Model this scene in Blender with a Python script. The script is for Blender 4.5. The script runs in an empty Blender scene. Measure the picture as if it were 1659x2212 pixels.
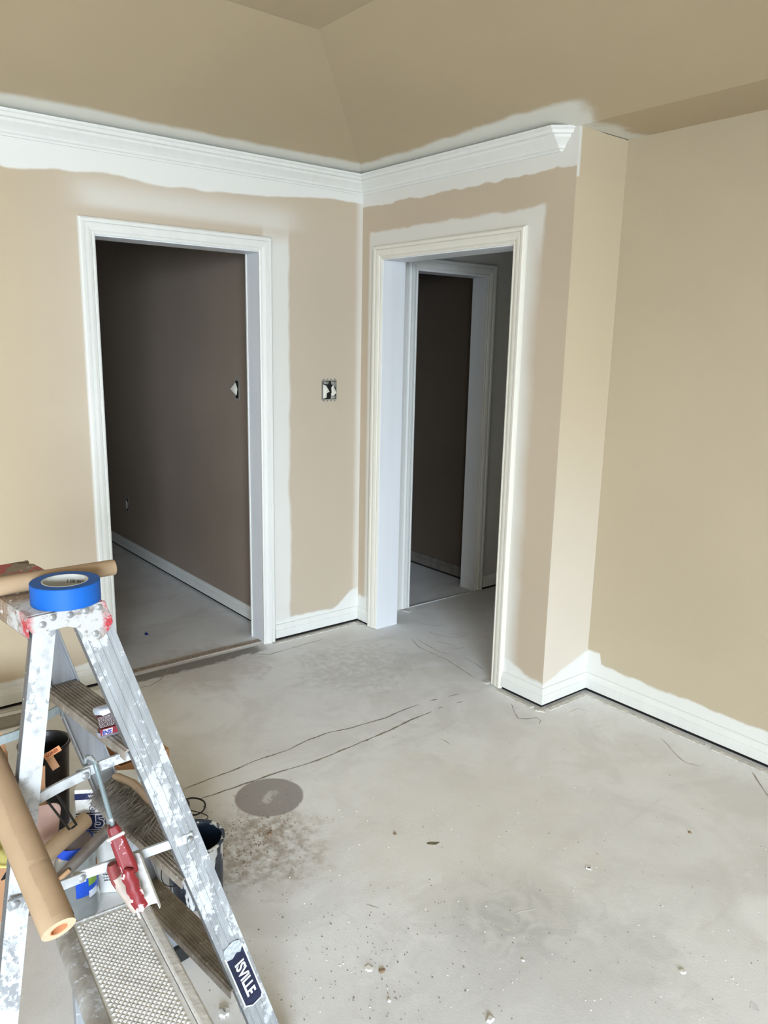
import bpy, bmesh, math, random
from mathutils import Vector, Matrix
random.seed(7)
SC = bpy.context.scene
COL = SC.collection
R = math.radians
PI = math.pi

# ------------------------------------------------------------------ camera
# world: origin at the floor corner of the two door walls; x along the back wall, -y along the left wall
CAM = Vector((3.514, -2.635, 1.60))
FPX, PITCH, ROLL = 1685.3, R(12.1), R(1.164)
FH = Vector((-.77997, .62581, 0)).normalized()          # heading on the floor plan
RT = Vector((FH.y, -FH.x, 0))
cf = (FH*math.cos(PITCH) - Vector((0, 0, 1))*math.sin(PITCH)).normalized()
cu = RT.cross(cf).normalized()
right = RT*math.cos(ROLL) + cu*math.sin(ROLL)
up = cu*math.cos(ROLL) - RT*math.sin(ROLL)
cd = bpy.data.cameras.new('camera')
cd.sensor_fit = 'AUTO'; cd.sensor_width = 36; cd.lens = 36*FPX/2212; cd.clip_start = .02
cam = bpy.data.objects.new('camera', cd); COL.objects.link(cam)
cam.matrix_world = Matrix((
    (right.x, up.x, -cf.x, CAM.x), (right.y, up.y, -cf.y, CAM.y), (right.z, up.z, -cf.z, CAM.z), (0, 0, 0, 1)))
SC.camera = cam

# ------------------------------------------------------------------ world, daylight, exposure
w = bpy.data.worlds.new('sky'); SC.world = w; w.use_nodes = True
w.node_tree.nodes['Background'].inputs[0].default_value = (.75, .86, 1, 1)
w.node_tree.nodes['Background'].inputs[1].default_value = .25
SC.view_settings.view_transform = 'Standard'; SC.view_settings.look = 'None'
SC.view_settings.exposure = 0.0; SC.view_settings.gamma = 1; SC.view_settings.use_curve_mapping = False

def window_light(name, loc, d, sx, sz, power, col, spread=180):
    l = bpy.data.lights.new(name, 'AREA'); l.shape = 'RECTANGLE'; l.size = sx; l.size_y = sz
    l.energy = power; l.color = col; l.spread = R(spread)
    o = bpy.data.objects.new(name, l); COL.objects.link(o); o.location = loc
    o.rotation_euler = Vector(d).to_track_quat('-Z', 'Y').to_euler()
    return o
window_light('daylight_window', (9.15, -5.55, 1.75), (-1, .20, -.84), 2.6, 2.0, 880, (.745, .87, 1), 108)
window_light('side_fill_light', (5.2, -7.9, 1.25), (0, 1, -.88), 2.0, 1.6, 32, (.76, .88, 1), 108)  # unseen fill lamp added to lift the room, not a known window
window_light('daylight_far_room', (-3.9, -2.6, 1.5), (.35, 1, -.05), .8, 1.0, 2.2, (.85, .95, 1))

# ------------------------------------------------------------------ placing helpers
def ray(px, py):
    a, b = px-829.5, py-1106
    return cf*FPX + right*a - up*b
def at(px, py, z=0.0):
    v = ray(px, py); return CAM + v*((z-CAM.z)/v.z)

LO = Vector((2.2323, -2.2149, 0)); LA = R(96.383)        # ladder frame
LM = Matrix.Translation(LO) @ Matrix.Rotation(LA, 4, 'Z')
LMI = LM.inverted()
def L(x, y, z): return LM @ Vector((x, y, z))

# ------------------------------------------------------------------ node maths
class E:
    def __init__(s, nt, v): s.nt = nt; s.v = v
    def _m(s, op, *a, clamp=False):
        n = s.nt.nodes.new('ShaderNodeMath'); n.operation = op; n.use_clamp = clamp
        for i, q in enumerate((s,)+a):
            q = q.v if isinstance(q, E) else q
            if isinstance(q, (int, float)): n.inputs[i].default_value = q
            else: s.nt.links.new(q, n.inputs[i])
        return E(s.nt, n.outputs[0])
    def __add__(s, o): return s._m('ADD', o)
    __radd__ = __add__
    def __sub__(s, o): return s._m('SUBTRACT', o)
    def __rsub__(s, o): return s._m('MULTIPLY', -1)._m('ADD', o)
    def __mul__(s, o): return s._m('MULTIPLY', o)
    __rmul__ = __mul__
    def __truediv__(s, o): return s._m('DIVIDE', o)
    def __pow__(s, o): return s._m('POWER', o)
    def max(s, o): return s._m('MAXIMUM', o)
    def min(s, o): return s._m('MINIMUM', o)
    def abs(s): return s._m('ABSOLUTE')
    def sqrt(s): return s._m('SQRT')
    def clamp(s): return s._m('ADD', 0.0, clamp=True)
    def sm(s, a, b):
        n = s.nt.nodes.new('ShaderNodeMapRange'); n.interpolation_type = 'SMOOTHSTEP'
        s.nt.links.new(s.v, n.inputs['Value']); n.inputs['From Min'].default_value = a; n.inputs['From Max'].default_value = b
        return E(s.nt, n.outputs[0])

class Mat:
    def __init__(s, name, rough=.6, metal=0., spec=.3):
        s.m = bpy.data.materials.new(name); s.m.use_nodes = True; s.nt = s.m.node_tree
        s.b = s.nt.nodes['Principled BSDF']
        s.b.inputs['Roughness'].default_value = rough; s.b.inputs['Metallic'].default_value = metal
        s.b.inputs['Specular IOR Level'].default_value = spec
        s.tc = s.nt.nodes.new('ShaderNodeTexCoord')
        sep = s.nt.nodes.new('ShaderNodeSeparateXYZ'); s.nt.links.new(s.tc.outputs['Object'], sep.inputs[0])
        s.x, s.y, s.z = (E(s.nt, sep.outputs[i]) for i in range(3))
    def noise(s, scale, detail=3., rough=.5, stretch=None, dist=0.):
        n = s.nt.nodes.new('ShaderNodeTexNoise'); n.inputs['Scale'].default_value = scale
        n.inputs['Detail'].default_value = detail; n.inputs['Roughness'].default_value = rough
        n.inputs['Distortion'].default_value = dist
        src = s.tc.outputs['Object']
        if stretch:
            mp = s.nt.nodes.new('ShaderNodeMapping'); mp.inputs['Scale'].default_value = stretch
            s.nt.links.new(src, mp.inputs[0]); src = mp.outputs[0]
        s.nt.links.new(src, n.inputs['Vector'])
        return E(s.nt, n.outputs[0])
    def voro(s, scale, stretch=None):
        n = s.nt.nodes.new('ShaderNodeTexVoronoi'); n.inputs['Scale'].default_value = scale
        src = s.tc.outputs['Object']
        if stretch:
            mp = s.nt.nodes.new('ShaderNodeMapping'); mp.inputs['Scale'].default_value = stretch
            s.nt.links.new(src, mp.inputs[0]); src = mp.outputs[0]
        s.nt.links.new(src, n.inputs['Vector'])
        return E(s.nt, n.outputs['Distance'])
    def mix(s, a, b, f):
        n = s.nt.nodes.new('ShaderNodeMix'); n.data_type = 'RGBA'
        for k, q in ((6, a), (7, b)):
            if isinstance(q, tuple): n.inputs[k].default_value = (*q[:3], 1)
            else: s.nt.links.new(q, n.inputs[k])
        if isinstance(f, E): s.nt.links.new(f.v, n.inputs[0])
        else: n.inputs[0].default_value = f
        return n.outputs[2]
    def color(s, c):
        if isinstance(c, tuple): s.b.inputs['Base Color'].default_value = (*c[:3], 1)
        else: s.nt.links.new(c, s.b.inputs['Base Color'])
        return s
    def put(s, key, e):
        s.nt.links.new(e.v, s.b.inputs[key]); return s
    def bump(s, h, strength=.3, dist=.01):
        n = s.nt.nodes.new('ShaderNodeBump'); n.inputs['Strength'].default_value = strength; n.inputs['Distance'].default_value = dist
        s.nt.links.new(h.v, n.inputs['Height']); s.nt.links.new(n.outputs[0], s.b.inputs['Normal']); return s

def srgb(r, g, b):
    return tuple((c/255/12.92 if c <= 10 else ((c/255+.055)/1.055)**2.4) for c in (r, g, b))
def plain(name, c, rough=.6, metal=0., var=.12, scale=20, spec=.3, bump=0.):
    m = Mat(name, rough, metal, spec); n = m.noise(scale, 4)
    lo = tuple(q*(1-var) for q in c); hi = tuple(min(1, q*(1+var)) for q in c)
    m.color(m.mix(lo, hi, n.sm(.3, .7)))
    if bump: m.bump(n, bump, .002)
    return m.m

TAN = srgb(190, 173, 146); PINKISH = srgb(195, 183, 169); WHITE = srgb(226, 226, 221)

def wall_base(name, base=TAN):
    m = Mat(name, .62, 0, .25)
    n = m.noise(1.3, 3); base2 = tuple(c*.955 for c in base)
    c = m.mix(base, base2, n.sm(.35, .65))
    fine = m.noise(260, 2)
    m.bump(fine + m.noise(35, 3)*.8, .10, .002)
    return m, c

# left wall: patches of white primer round crown, casing, corner and base
def mat_wall_left():
    m, c = wall_base('tan wall with primer (left)')
    s = m.y*-1; z = m.z; wob = m.noise(3.2, 2) - .5; wf = (m.noise(12, 2) - .5)*.6
    c = m.mix(c, PINKISH, (1 - s.sm(1.4, 1.9))*(1 - z.sm(2.05, 2.5)*.6)*.55)
    halo = z.sm(2.125, 2.17)*(1 - z.sm(2.19, 2.31))*s.sm(.30, .55)*(1 - (s + wob*.25).sm(1.35, 1.6))
    c = m.mix(c, WHITE, halo*.5)
    side = (s + wob*.06 + wf*.02).sm(.452, .475)*(1 - s.sm(.60, .62))*(1 - (z + wob*.1).sm(2.06, 2.2))
    c = m.mix(c, WHITE, side*.8)
    cor = 1 - (s + wob*.02).sm(.012, .055)
    c = m.mix(c, WHITE, cor*.6)
    top = (z + wob*.07 + wf*.015 + s.sm(0., 1.2)*.055).sm(2.318, 2.330)
    c = m.mix(c, WHITE, top*.95)
    low = 1 - (z + wf*.035 + wob*.05 - (1 - s.sm(.0, .2))*.09).sm(.105, .122)
    c = m.mix(c, WHITE, low*.95)
    return m.color(c).m
def mat_wall_back():
    m, c = wall_base('tan wall with primer (back)', srgb(194, 178, 156))
    s = m.x; z = m.z; wob = m.noise(3.5, 3) - .5; wf = m.noise(14, 3) - .5
    top = (z + wob*.05 + wf*.02).sm(2.302, 2.312)*(1 - m.y.sm(.01, .02))
    ring = (s.sm(.05, .075))*(1 - (s + wob*.05 + wf*.02).sm(1.235, 1.262))*(1 - (z + wob*.05 + wf*.02).sm(2.165, 2.182))
    soft = 1 - (s + wob*.06).sm(1.17, 1.27)*(1 - z.sm(1.9, 2.1))
    c = m.mix(c, WHITE, ring*soft*.72)
    c = m.mix(c, WHITE, top*.85)
    low = 1 - (z + wf*.03 + (s - 1.25).abs()*.0 - (1 - s.sm(1.15, 1.35))*.05).sm(.10, .125)
    c = m.mix(c, WHITE, low*.95)
    # return face of the bump: tan, primed at its foot and down the top of its edge
    ret = m.x.sm(1.4015, 1.4025)
    c2 = m.mix(srgb(201, 186, 159), srgb(212, 203, 189), 1 - z.sm(.3, 1.6))  # lighter and greyer toward the bottom: light put into the wall colour
    low2 = 1 - (z + wf*.03 - m.y*.28).sm(.10, .118)
    edge = (1 - m.y.sm(.012, .02))*(z + wf*.02).sm(2.26, 2.27)
    c2 = m.mix(c2, WHITE, low2.max(edge)*.95)
    return m.color(m.mix(c, c2, ret)).m
def mat_wall_right():
    m, c = wall_base('tan wall with primer (right)', srgb(191, 177, 152))
    s = m.x; z = m.z; wob = m.noise(3.2, 3) - .5; wf = m.noise(12, 3) - .5
    low = 1 - (z + wf*.03 + wob*.06 - (1 - (s - 1.4).sm(.07, .085))*.05).sm(.135, .150)
    c = m.mix(c, WHITE, low*.95)
    return m.color(c).m
def mat_ceiling():
    m, c = wall_base('tan ceiling with primer', srgb(184, 167, 138))
    wob = m.noise(3.0, 3) - .5; wf = m.noise(11, 3) - .5
    e1 = 1 - (m.x + wob*.05 + wf*.02).sm(.105, .14)
    e2 = (m.y + wob*.06 + wf*.03 + m.x.sm(.3, 1.4)*.03).sm(-.135, -.105)*(1 - (m.x + wob*.3 + wf*.15).sm(1.42, 1.52))
    c = m.mix(c, srgb(226, 226, 218), e1.max(e2)*.85)
    return m.color(c).m
def mat_floor():
    m = Mat('dusty concrete', .72, 0, .25)
    n1 = m.noise(.9, 4, .55); n2 = m.noise(4.5, 5, .6, dist=.6); n3 = m.noise(26, 5, .65); n4 = m.noise(140, 3, .6)
    c = m.mix(srgb(210, 209, 208), srgb(226, 226, 226), n1.sm(.34, .62))
    c = m.mix(c, srgb(190, 188, 186), n2.sm(.54, .72)*.5)
    c = m.mix(c, srgb(234, 234, 232), n2.sm(.28, .42)._m('MULTIPLY', -1)._m('ADD', 1)*.35)
    c = m.mix(c, srgb(172, 168, 162), n3.sm(.62, .78)*.35)
    n6 = m.noise(2.3, 5, .62, dist=.8); n7 = m.noise(11, 6, .72, dist=.4); st = m.noise(5, 6, .75, stretch=(1.0, .22, 1), dist=.5); n8 = m.noise(48, 5, .8)
    c = m.mix(c, srgb(182, 178, 174), n6.sm(.47, .66)*.62)
    c = m.mix(c, srgb(194, 186, 174), m.noise(1.7, 4, .6, dist=.5).sm(.52, .68)*.40)
    c = m.mix(c, srgb(236, 236, 235), n7.sm(.57, .70)*.42)
    c = m.mix(c, srgb(170, 166, 162), st.sm(.56, .70)*.38)
    c = m.mix(c, srgb(160, 155, 150), n8.sm(.60, .72)*.32)
    sp = m.noise(75, 2, .7)
    c = m.mix(c, srgb(120, 112, 102), sp.sm(.70, .76)*.35)
    c = m.mix(c, srgb(228, 228, 226), m.noise(60, 2, .7, stretch=(1, 1, 1.3)).sm(.71, .76)*.5)
    c = m.mix(c, (.94, .94, .95), .42)
    n5 = m.noise(9, 4, .6, dist=1.0)
    # warm dirt round the pail and door
    def blob(px, py, r, e=.5):
        p = at(px, py)
        d = ((m.x - p.x)**2. + (m.y - p.y)**2.).sqrt() + (n5 - .5)*r*e
        return 1 - d.sm(r*.45, r)
    c = m.mix(c, srgb(150, 136, 120), blob(560, 1830, .28, 1.2)*n3.sm(.35, .65)*.75)
    c = m.mix(c, srgb(182, 168, 156), blob(450, 1440, .35, 1.3)*.4)
    c = m.mix(c, srgb(188, 184, 180), blob(760, 1440, .4, 1.4)*n3.sm(.3, .7)*.5)
    c = m.mix(c, srgb(178, 178, 177), blob(1090, 1960, .28, 1.5)*n5.sm(.35, .6)*.7)
    c = m.mix(c, srgb(226, 221, 212), blob(1000, 1780, .6, 1.3)*.5)
    c = m.mix(c, srgb(196, 196, 196), blob(1150, 2130, .5, 1.5)*.35)
    # round grey core patch
    p = at(582, 1721); d = ((m.x - p.x)**2. + (m.y - p.y)**2.).sqrt() + (n5 - .5)*.008
    disc = 1 - d.sm(.117, .127)
    c = m.mix(c, srgb(158, 153, 150), disc*.95)
    wh = ((m.x - p.x)*1.0 + (m.y - p.y)*.4).abs()
    c = m.mix(c, srgb(205, 203, 200), disc*((1 - (((m.x - p.x)*.8 + (m.y - p.y)*.6).abs() + (n3 - .5)*.03).sm(.010, .022))*(1 - (((m.x - p.x)*.6 - (m.y - p.y)*.8).abs() + (n3 - .5)*.06).sm(.030, .055))*n8.sm(.42, .5))*.9)
    # primer overspray along the walls
    d1 = m.x + (n5 - .5)*.1; d2 = (m.y*-1) + (n5 - .5)*.1
    ov = (1 - d1.sm(.06, .17))*(1 - m.y.sm(-.63, -.60)).max(m.y.sm(-.64, -.60)) * m.x.sm(-.01, 0)
    ov = ov*(m.y.sm(-.64, -.60).max(1 - m.y.sm(-1.50, -1.46)))
    c = m.mix(c, srgb(232, 231, 228), ov*.6)
    ov2 = (1 - d2.sm(.05, .13))*m.x.sm(1.1, 1.16)*(1 - m.x.sm(1.42, 1.48))*(1 - m.y.sm(-.01, 0.))
    dd = (m.y*-1 + .32) + (n5 - .5)*.12
    ov3 = (1 - dd.sm(.09, .20))*m.x.sm(1.39, 1.41)
    c = m.mix(c, srgb(234, 234, 232), ov2.max(ov3)*.75)
    # grey smear along the left doorway sill
    sill = (1 - (m.x + (n5 - .5)*.10 - .0).sm(.075, .10))*m.x.sm(0., .01)*m.y.sm(-1.46, -1.42)*(1 - (m.y + n5*.1).sm(-.68, -.58))
    c = m.mix(c, srgb(120, 114, 108), sill*.8)
    # white patch near the right edge of the view
    c = m.mix(c, srgb(240, 241, 242), blob(1668, 1985, .125, .5)*.95)
    m.color(c); m.put('Roughness', n2*.25 + .55)
    return m.bump(n3*.5 + n4*.35, .25, .004).m

# ------------------------------------------------------------------ mesh helpers
class MB:
    def __init__(s): s.v = []; s.f = []
    def add(s, vs, fs, M=None):
        o = len(s.v)
        s.v += [tuple(M @ Vector(p)) if M is not None else tuple(p) for p in vs]
        s.f += [tuple(i+o for i in f) for f in fs]; return s
    def box(s, a, b, M=None):
        x0, y0, z0 = a; x1, y1, z1 = b
        vs = [(x, y, z) for x in (x0, x1) for y in (y0, y1) for z in (z0, z1)]
        return s.add(vs, [(0, 1, 3, 2), (4, 6, 7, 5), (0, 4, 5, 1), (2, 3, 7, 6), (0, 2, 6, 4), (1, 5, 7, 3)], M)
    def loft(s, rings, caps=True, closed=True, M=None):
        n = len(rings[0]); vs = [p for r in rings for p in r]; fs = []
        for i in range(len(rings)-1):
            for j in range(n if closed else n-1):
                k = (j+1) % n; fs.append((i*n+j, i*n+k, (i+1)*n+k, (i+1)*n+j))
        if caps and closed:
            fs.append(tuple(reversed(range(n)))); fs.append(tuple((len(rings)-1)*n+j for j in range(n)))
        return s.add(vs, fs, M)
    def prism(s, poly, d, M=None):       # polygon in xy extruded along z 0..d
        return s.loft([[(x, y, 0) for x, y in poly], [(x, y, d) for x, y in poly]], M=M)
    def tube(s, pts, r, seg=10, caps=True, flat=1.):
        pts = [Vector(p) for p in pts]; rs = r if isinstance(r, (list, tuple)) else [r]*len(pts)
        t0 = (pts[1]-pts[0]).normalized(); n = t0.orthogonal().normalized(); rings = []
        for i, p in enumerate(pts):
            t = (pts[min(i+1, len(pts)-1)] - pts[max(i-1, 0)]).normalized()
            n = (n - t*n.dot(t)).normalized(); b = t.cross(n)
            rings.append([tuple(p + (n*math.cos(2*PI*k/seg) + b*math.sin(2*PI*k/seg)*flat)*rs[i]) for k in range(seg)])
        return s.loft(rings, caps)
    def lathe(s, prof, seg=40, M=None, caps=False):
        rings = [[(r*math.cos(2*PI*k/seg), r*math.sin(2*PI*k/seg), z) for k in range(seg)] for r, z in prof]
        return s.loft(rings, caps, M=M)
    def build(s, name, mat, parent=None, smooth=False, bevel=0., label=None, fix=True):
        me = bpy.data.meshes.new(name); bm = bmesh.new()
        vs = [bm.verts.new(p) for p in s.v]
        for f in s.f:
            try: bm.faces.new([vs[i] for i in f])
            except ValueError: pass
        if fix: bmesh.ops.recalc_face_normals(bm, faces=bm.faces)
        if bevel:
            es = [e for e in bm.edges if len(e.link_faces) == 2 and e.calc_face_angle(0) > .5]
            bmesh.ops.bevel(bm, geom=es, offset=bevel, segments=2, affect='EDGES', profile=.5)
        bm.to_mesh(me); bm.free()
        if smooth:
            for p in me.polygons: p.use_smooth = True
            try: me.set_sharp_from_angle(angle=R(38))
            except Exception: pass
        me.materials.append(mat)
        o = bpy.data.objects.new(name, me); COL.objects.link(o)
        if parent: o.parent = parent
        if label: o['label'] = label
        return o

def empty(name, M=None, **k):
    o = bpy.data.objects.new(name, None); COL.objects.link(o); o.empty_display_size = .05
    if M is not None: o.matrix_world = M
    return tag(o, **k)
def tag(o, label=None, category=None, group=None, kind=None):
    for a, b in (('label', label), ('category', category), ('group', group), ('kind', kind)):
        if b: o[a] = b
    return o
def frame(loc, zdir=(0, 0, 1), xdir=(1, 0, 0)):
    z = Vector(zdir).normalized(); x = Vector(xdir); x = (x - z*x.dot(z)).normalized(); y = z.cross(x)
    return Matrix(((x.x, y.x, z.x, loc[0]), (x.y, y.y, z.y, loc[1]), (x.z, y.z, z.z, loc[2]), (0, 0, 0, 1)))
def moulding(path, prof, mp):
    """sweep profile (offset, height) along 2-D path with mitres; mp maps (x, y, h) to 3-D"""
    m = MB(); rings = []; P = [Vector(p) for p in path]
    for i, p in enumerate(P):
        d0 = (P[i]-P[i-1]).normalized() if i else None; d1 = (P[i+1]-P[i]).normalized() if i < len(P)-1 else None
        n0 = Vector((-d0.y, d0.x)) if d0 else None; n1 = Vector((-d1.y, d1.x)) if d1 else None
        if n0 is None: n = n1
        elif n1 is None: n = n0
        else: n = (n0+n1); n = n/(1+n0.dot(n1))
        rings.append([mp(p.x+n.x*o, p.y+n.y*o, h) for o, h in prof])
    return m.loft(rings)
def text_mesh(txt, size, mat, parent, M, name='lettering', bold=.0, shear=0., depth=.0003, align='CENTER', sx=1.):
    cu_ = bpy.data.curves.new('t', 'FONT'); cu_.body = txt; cu_.size = size; cu_.align_x = align; cu_.align_y = 'CENTER'
    cu_.offset = bold; cu_.shear = shear; cu_.extrude = depth; cu_.resolution_u = 3
    o = bpy.data.objects.new('t', cu_); COL.objects.link(o)
    dg = bpy.context.evaluated_depsgraph_get(); me = bpy.data.meshes.new_from_object(o.evaluated_get(dg))
    bpy.data.objects.remove(o); bpy.data.curves.remove(cu_)
    me.transform(M @ Matrix.Diagonal((sx, 1, 1, 1))); me.materials.clear(); me.materials.append(mat); me.name = name
    q = bpy.data.objects.new(name, me); COL.objects.link(q); q.parent = parent
    return q

# ------------------------------------------------------------------ shared materials
def mat_trim(name, base=WHITE):
    m = Mat(name, .42, 0, .4)
    br = m.noise(30, 3, stretch=(1, 1, .06)); m.color(m.mix(base, tuple(c*.972 for c in base), br.sm(.35, .7)))
    return m.bump(m.noise(120, 3), .12, .001).m
TRIM = mat_trim('white trim paint', srgb(226, 226, 221))
TRIM_WARM = mat_trim('off-white trim paint', srgb(226, 222, 210))
JAMB = mat_trim('white jamb paint', srgb(228, 230, 233))
GAP_SHADE = plain('painted gap shade', (.012, .011, .010), .9)  # near-black colour that stands for the shade in gaps
HALLW = plain('hall wall paint', srgb(206, 204, 198), .6, scale=2, var=.03)
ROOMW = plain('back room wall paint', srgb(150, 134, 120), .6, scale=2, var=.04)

# ------------------------------------------------------------------ the setting
H, T = 2.452, 2.73
S = dict(kind='structure')
m = MB()
XO0, XO1 = -1.453, -.614                                   # left doorway rough opening along y
m.box((-.125, -8.05, 0), (0, XO0, T+.1)); m.box((-.125, XO1, 0), (0, .14, T+.1)); m.box((-.125, XO0, 2.048), (0, XO1, T+.1))
tag(m.build('wall_left', mat_wall_left()), **S)
m = MB()                                                   # back wall with its bump-out
m.box((0, 0, 0), (.17, .14, T+.1)); m.box((.17, 0, 2.048), (1.108, .14, T+.1)); m.box((1.108, 0, 0), (1.403, .14, 2.452))
m.box((1.108, 0, 2.452), (1.403, .14, T+.1)); m.box((1.27, .14, 0), (1.403, .319, 2.452))
tag(m.build('wall_back', mat_wall_back()), **S)
tag(MB().box((1.403, .319, 0), (9.35, .44, T+.1)).build('wall_right', mat_wall_right()), **S)
# walls behind the viewer with window openings
BW, _c = wall_base('tan wall plain'); BW.color(_c); BW = BW.m
m = MB(); m.box((9.3, -8.0, 0), (9.42, .44, .30)); m.box((9.3, -8.0, 2.30), (9.42, .44, T+.1)); m.box((9.3, -8.0, .30), (9.42, -7.2, 2.30)); m.box((9.3, -4.1, .30), (9.42, .44, 2.30))
tag(m.build('wall_front', BW), **S)
m = MB(); m.box((-.13, -8.12, 0), (9.42, -8.0, .40)); m.box((-.13, -8.12, 2.10), (9.42, -8.0, T+.1)); m.box((-.13, -8.12, .40), (4.1, -8.0, 2.10)); m.box((6.3, -8.12, .40), (9.42, -8.0, 2.10))
tag(m.build('wall_side', BW), **S)
def window(n, M, wd, ht):
    e = tag(empty(n, M), **S); fr = MB()
    for a, b in (((0, 0, 0), (wd, .05, .06)), ((0, 0, ht-.06), (wd, .05, ht)), ((0, 0, .06), (.06, .05, ht-.06)), ((wd-.06, 0, .06), (wd, .05, ht-.06)), ((wd/2-.02, 0, .06), (wd/2+.02, .05, ht-.06))):
        fr.box(a, b)
    fr.build('window_frame', TRIM, e, bevel=.004)
window('window_1', Matrix.Translation((9.40, -7.2, .30)) @ Matrix.Rotation(PI/2, 4, 'Z'), 3.1, 2.0)
window('fill_window', Matrix.Translation((4.1, -8.11, .40)), 2.2, 1.7)  # unseen window added to go with the side fill lamp

FL = mat_floor()
tag(MB().box((-4.6, -8.15, -.12), (9.45, 4.2, 0)).build('floor', FL), **S)
# vaulted tray ceiling
CE = mat_ceiling(); q = .86; xe, ye = 9.32, -8.02
cv = [(0, 0, H), (q, -q, T), (0, ye, H), (q, ye+q, T), (xe, 0, H), (xe-q, -q, T), (xe, ye, H), (xe-q, ye+q, T), (xe, .319, H), (1.403, .319, H), (1.403, 0, H)]
m = MB().add(cv, [(0, 1, 3, 2), (0, 10, 4, 5, 1), (1, 5, 7, 3), (4, 6, 7, 5), (2, 3, 7, 6), (10, 9, 8, 4)])
tag(m.build('ceiling', CE, fix=False), **S)
# the roof above keeps the shell light-tight
tag(MB().box((-.13, -8.12, T+.1), (9.42, .44, T+.16)).build('ceiling_deck', BW), **S)

# back room behind the left doorway
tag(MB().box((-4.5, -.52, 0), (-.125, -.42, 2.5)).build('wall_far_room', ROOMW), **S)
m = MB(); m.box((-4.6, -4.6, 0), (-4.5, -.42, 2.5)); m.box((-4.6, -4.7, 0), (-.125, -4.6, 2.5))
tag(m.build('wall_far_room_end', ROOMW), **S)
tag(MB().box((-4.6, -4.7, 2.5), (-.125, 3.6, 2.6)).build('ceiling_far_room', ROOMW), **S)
# hall and closet behind the right doorway
HY0, HY1 = .372, .985
m = MB(); m.box((-.125, .14, 0), (0, HY0, 2.5)); m.box((-.125, HY1, 0), (0, 3.5, 2.5)); m.box((-.125, HY0, 2.035), (0, HY1, 2.5))
tag(m.build('wall_hall_left', HALLW), **S)
tag(MB().box((1.27, .319, 0), (1.403, 3.5, 2.5)).build('wall_hall_right', HALLW), **S)
tag(MB().box((-4.5, 3.5, 0), (1.403, 3.6, 2.5)).build('wall_hall_end', HALLW), **S)
CLW = plain('shaded closet wall paint', srgb(96, 84, 73), .6, scale=2, var=.04)  # closet shade put into the wall colour
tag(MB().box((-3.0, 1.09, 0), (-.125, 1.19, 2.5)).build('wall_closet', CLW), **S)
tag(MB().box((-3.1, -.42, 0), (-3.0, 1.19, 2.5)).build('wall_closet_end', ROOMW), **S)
tag(MB().box((-.125, .14, 2.45), (1.403, 3.6, 2.5)).build('ceiling_hall', HALLW), **S)

# ------------------------------------------------------------------ doorways: jambs and mitred casings
CAS = [(0, 0), (0, .009), (.005, .012), (.010, .012), (.0115, .0085), (.0135, .0085), (.017, .013), (.030, .017), (.043, .0175), (.0445, .0135), (.0465, .0135), (.049, .020), (.061, .021), (.067, .016), (.070, .009), (.070, 0)]
def casing(name, axis, a, b, ztop, plane, side, parent, mat, drop=.0, ends=(0, 1)):
    """three mitred casing boards round an opening a..b; axis: 'y' (plane x=const) or 'x' (plane y=const)"""
    def mp(u, v, h):
        hh = plane + side*h
        return (hh, u, v) if axis == 'y' else (u, hh, v)
    # path runs so that the offset points away from the opening
    A0, A1, B1, B0 = (b, drop), (b, ztop), (a, ztop), (a, drop)
    full = [Vector(p) for p in (B0, B1, A1, A0)]
    segs = {'side_casing': [(0, 1), (3, 2)], 'head_casing': [(1, 2)]}
    def off(p, o): 
        if p == 0: return (a-o, drop)
        if p == 1: return (a-o, ztop+o)
        if p == 2: return (b+o, ztop+o)
        return (b+o, drop)
    for nm, lst in segs.items():
        for i, j in lst:
            rings = [[mp(*off(k, o), h) for o, h in CAS] for k in (i, j)]
            MB().loft(rings).build(nm, mat, parent)
def jambs(axis, a, b, ztop, t0, t1, parent, mat, th=.018):
    def bx(u0, u1, z0, z1, nm):
        q = MB().box((t0, u0, z0), (t1, u1, z1)) if axis == 'y' else MB().box((u0, t0, z0), (u1, t1, z1))
        q.build(nm, mat, parent, bevel=.0015)
    bx(a-th, a, 0, ztop, 'side_jamb'); bx(b, b+th, 0, ztop, 'side_jamb'); bx(a-th, b+th, ztop, ztop+th, 'head_jamb')
d1 = tag(empty('door_1'), **S)
jambs('y', -1.435, -.632, 2.03, -.135, .002, d1, JAMB)
casing('c', 'y', -1.430, -.637, 2.03+.005, 0, 1, d1, TRIM)
casing('c', 'y', -1.430, -.637, 2.03+.005, -.125, -1, d1, TRIM)
d2 = tag(empty('door_2'), **S)
jambs('x', .188, 1.09, 2.03, -.002, .148, d2, JAMB)
casing('c', 'x', .183, 1.095, 2.035, 0, -1, d2, TRIM_WARM, drop=.004)
casing('c', 'x', .183, 1.095, 2.035, .14, 1, d2, TRIM)
d3 = tag(empty('door_3'), **S)
jambs('y', HY0+.018, HY1-.018, 2.017, -.13, .002, d3, JAMB)
casing('c', 'y', HY0+.023, HY1-.023, 2.022, 0, 1, d3, TRIM, drop=.006)

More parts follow.
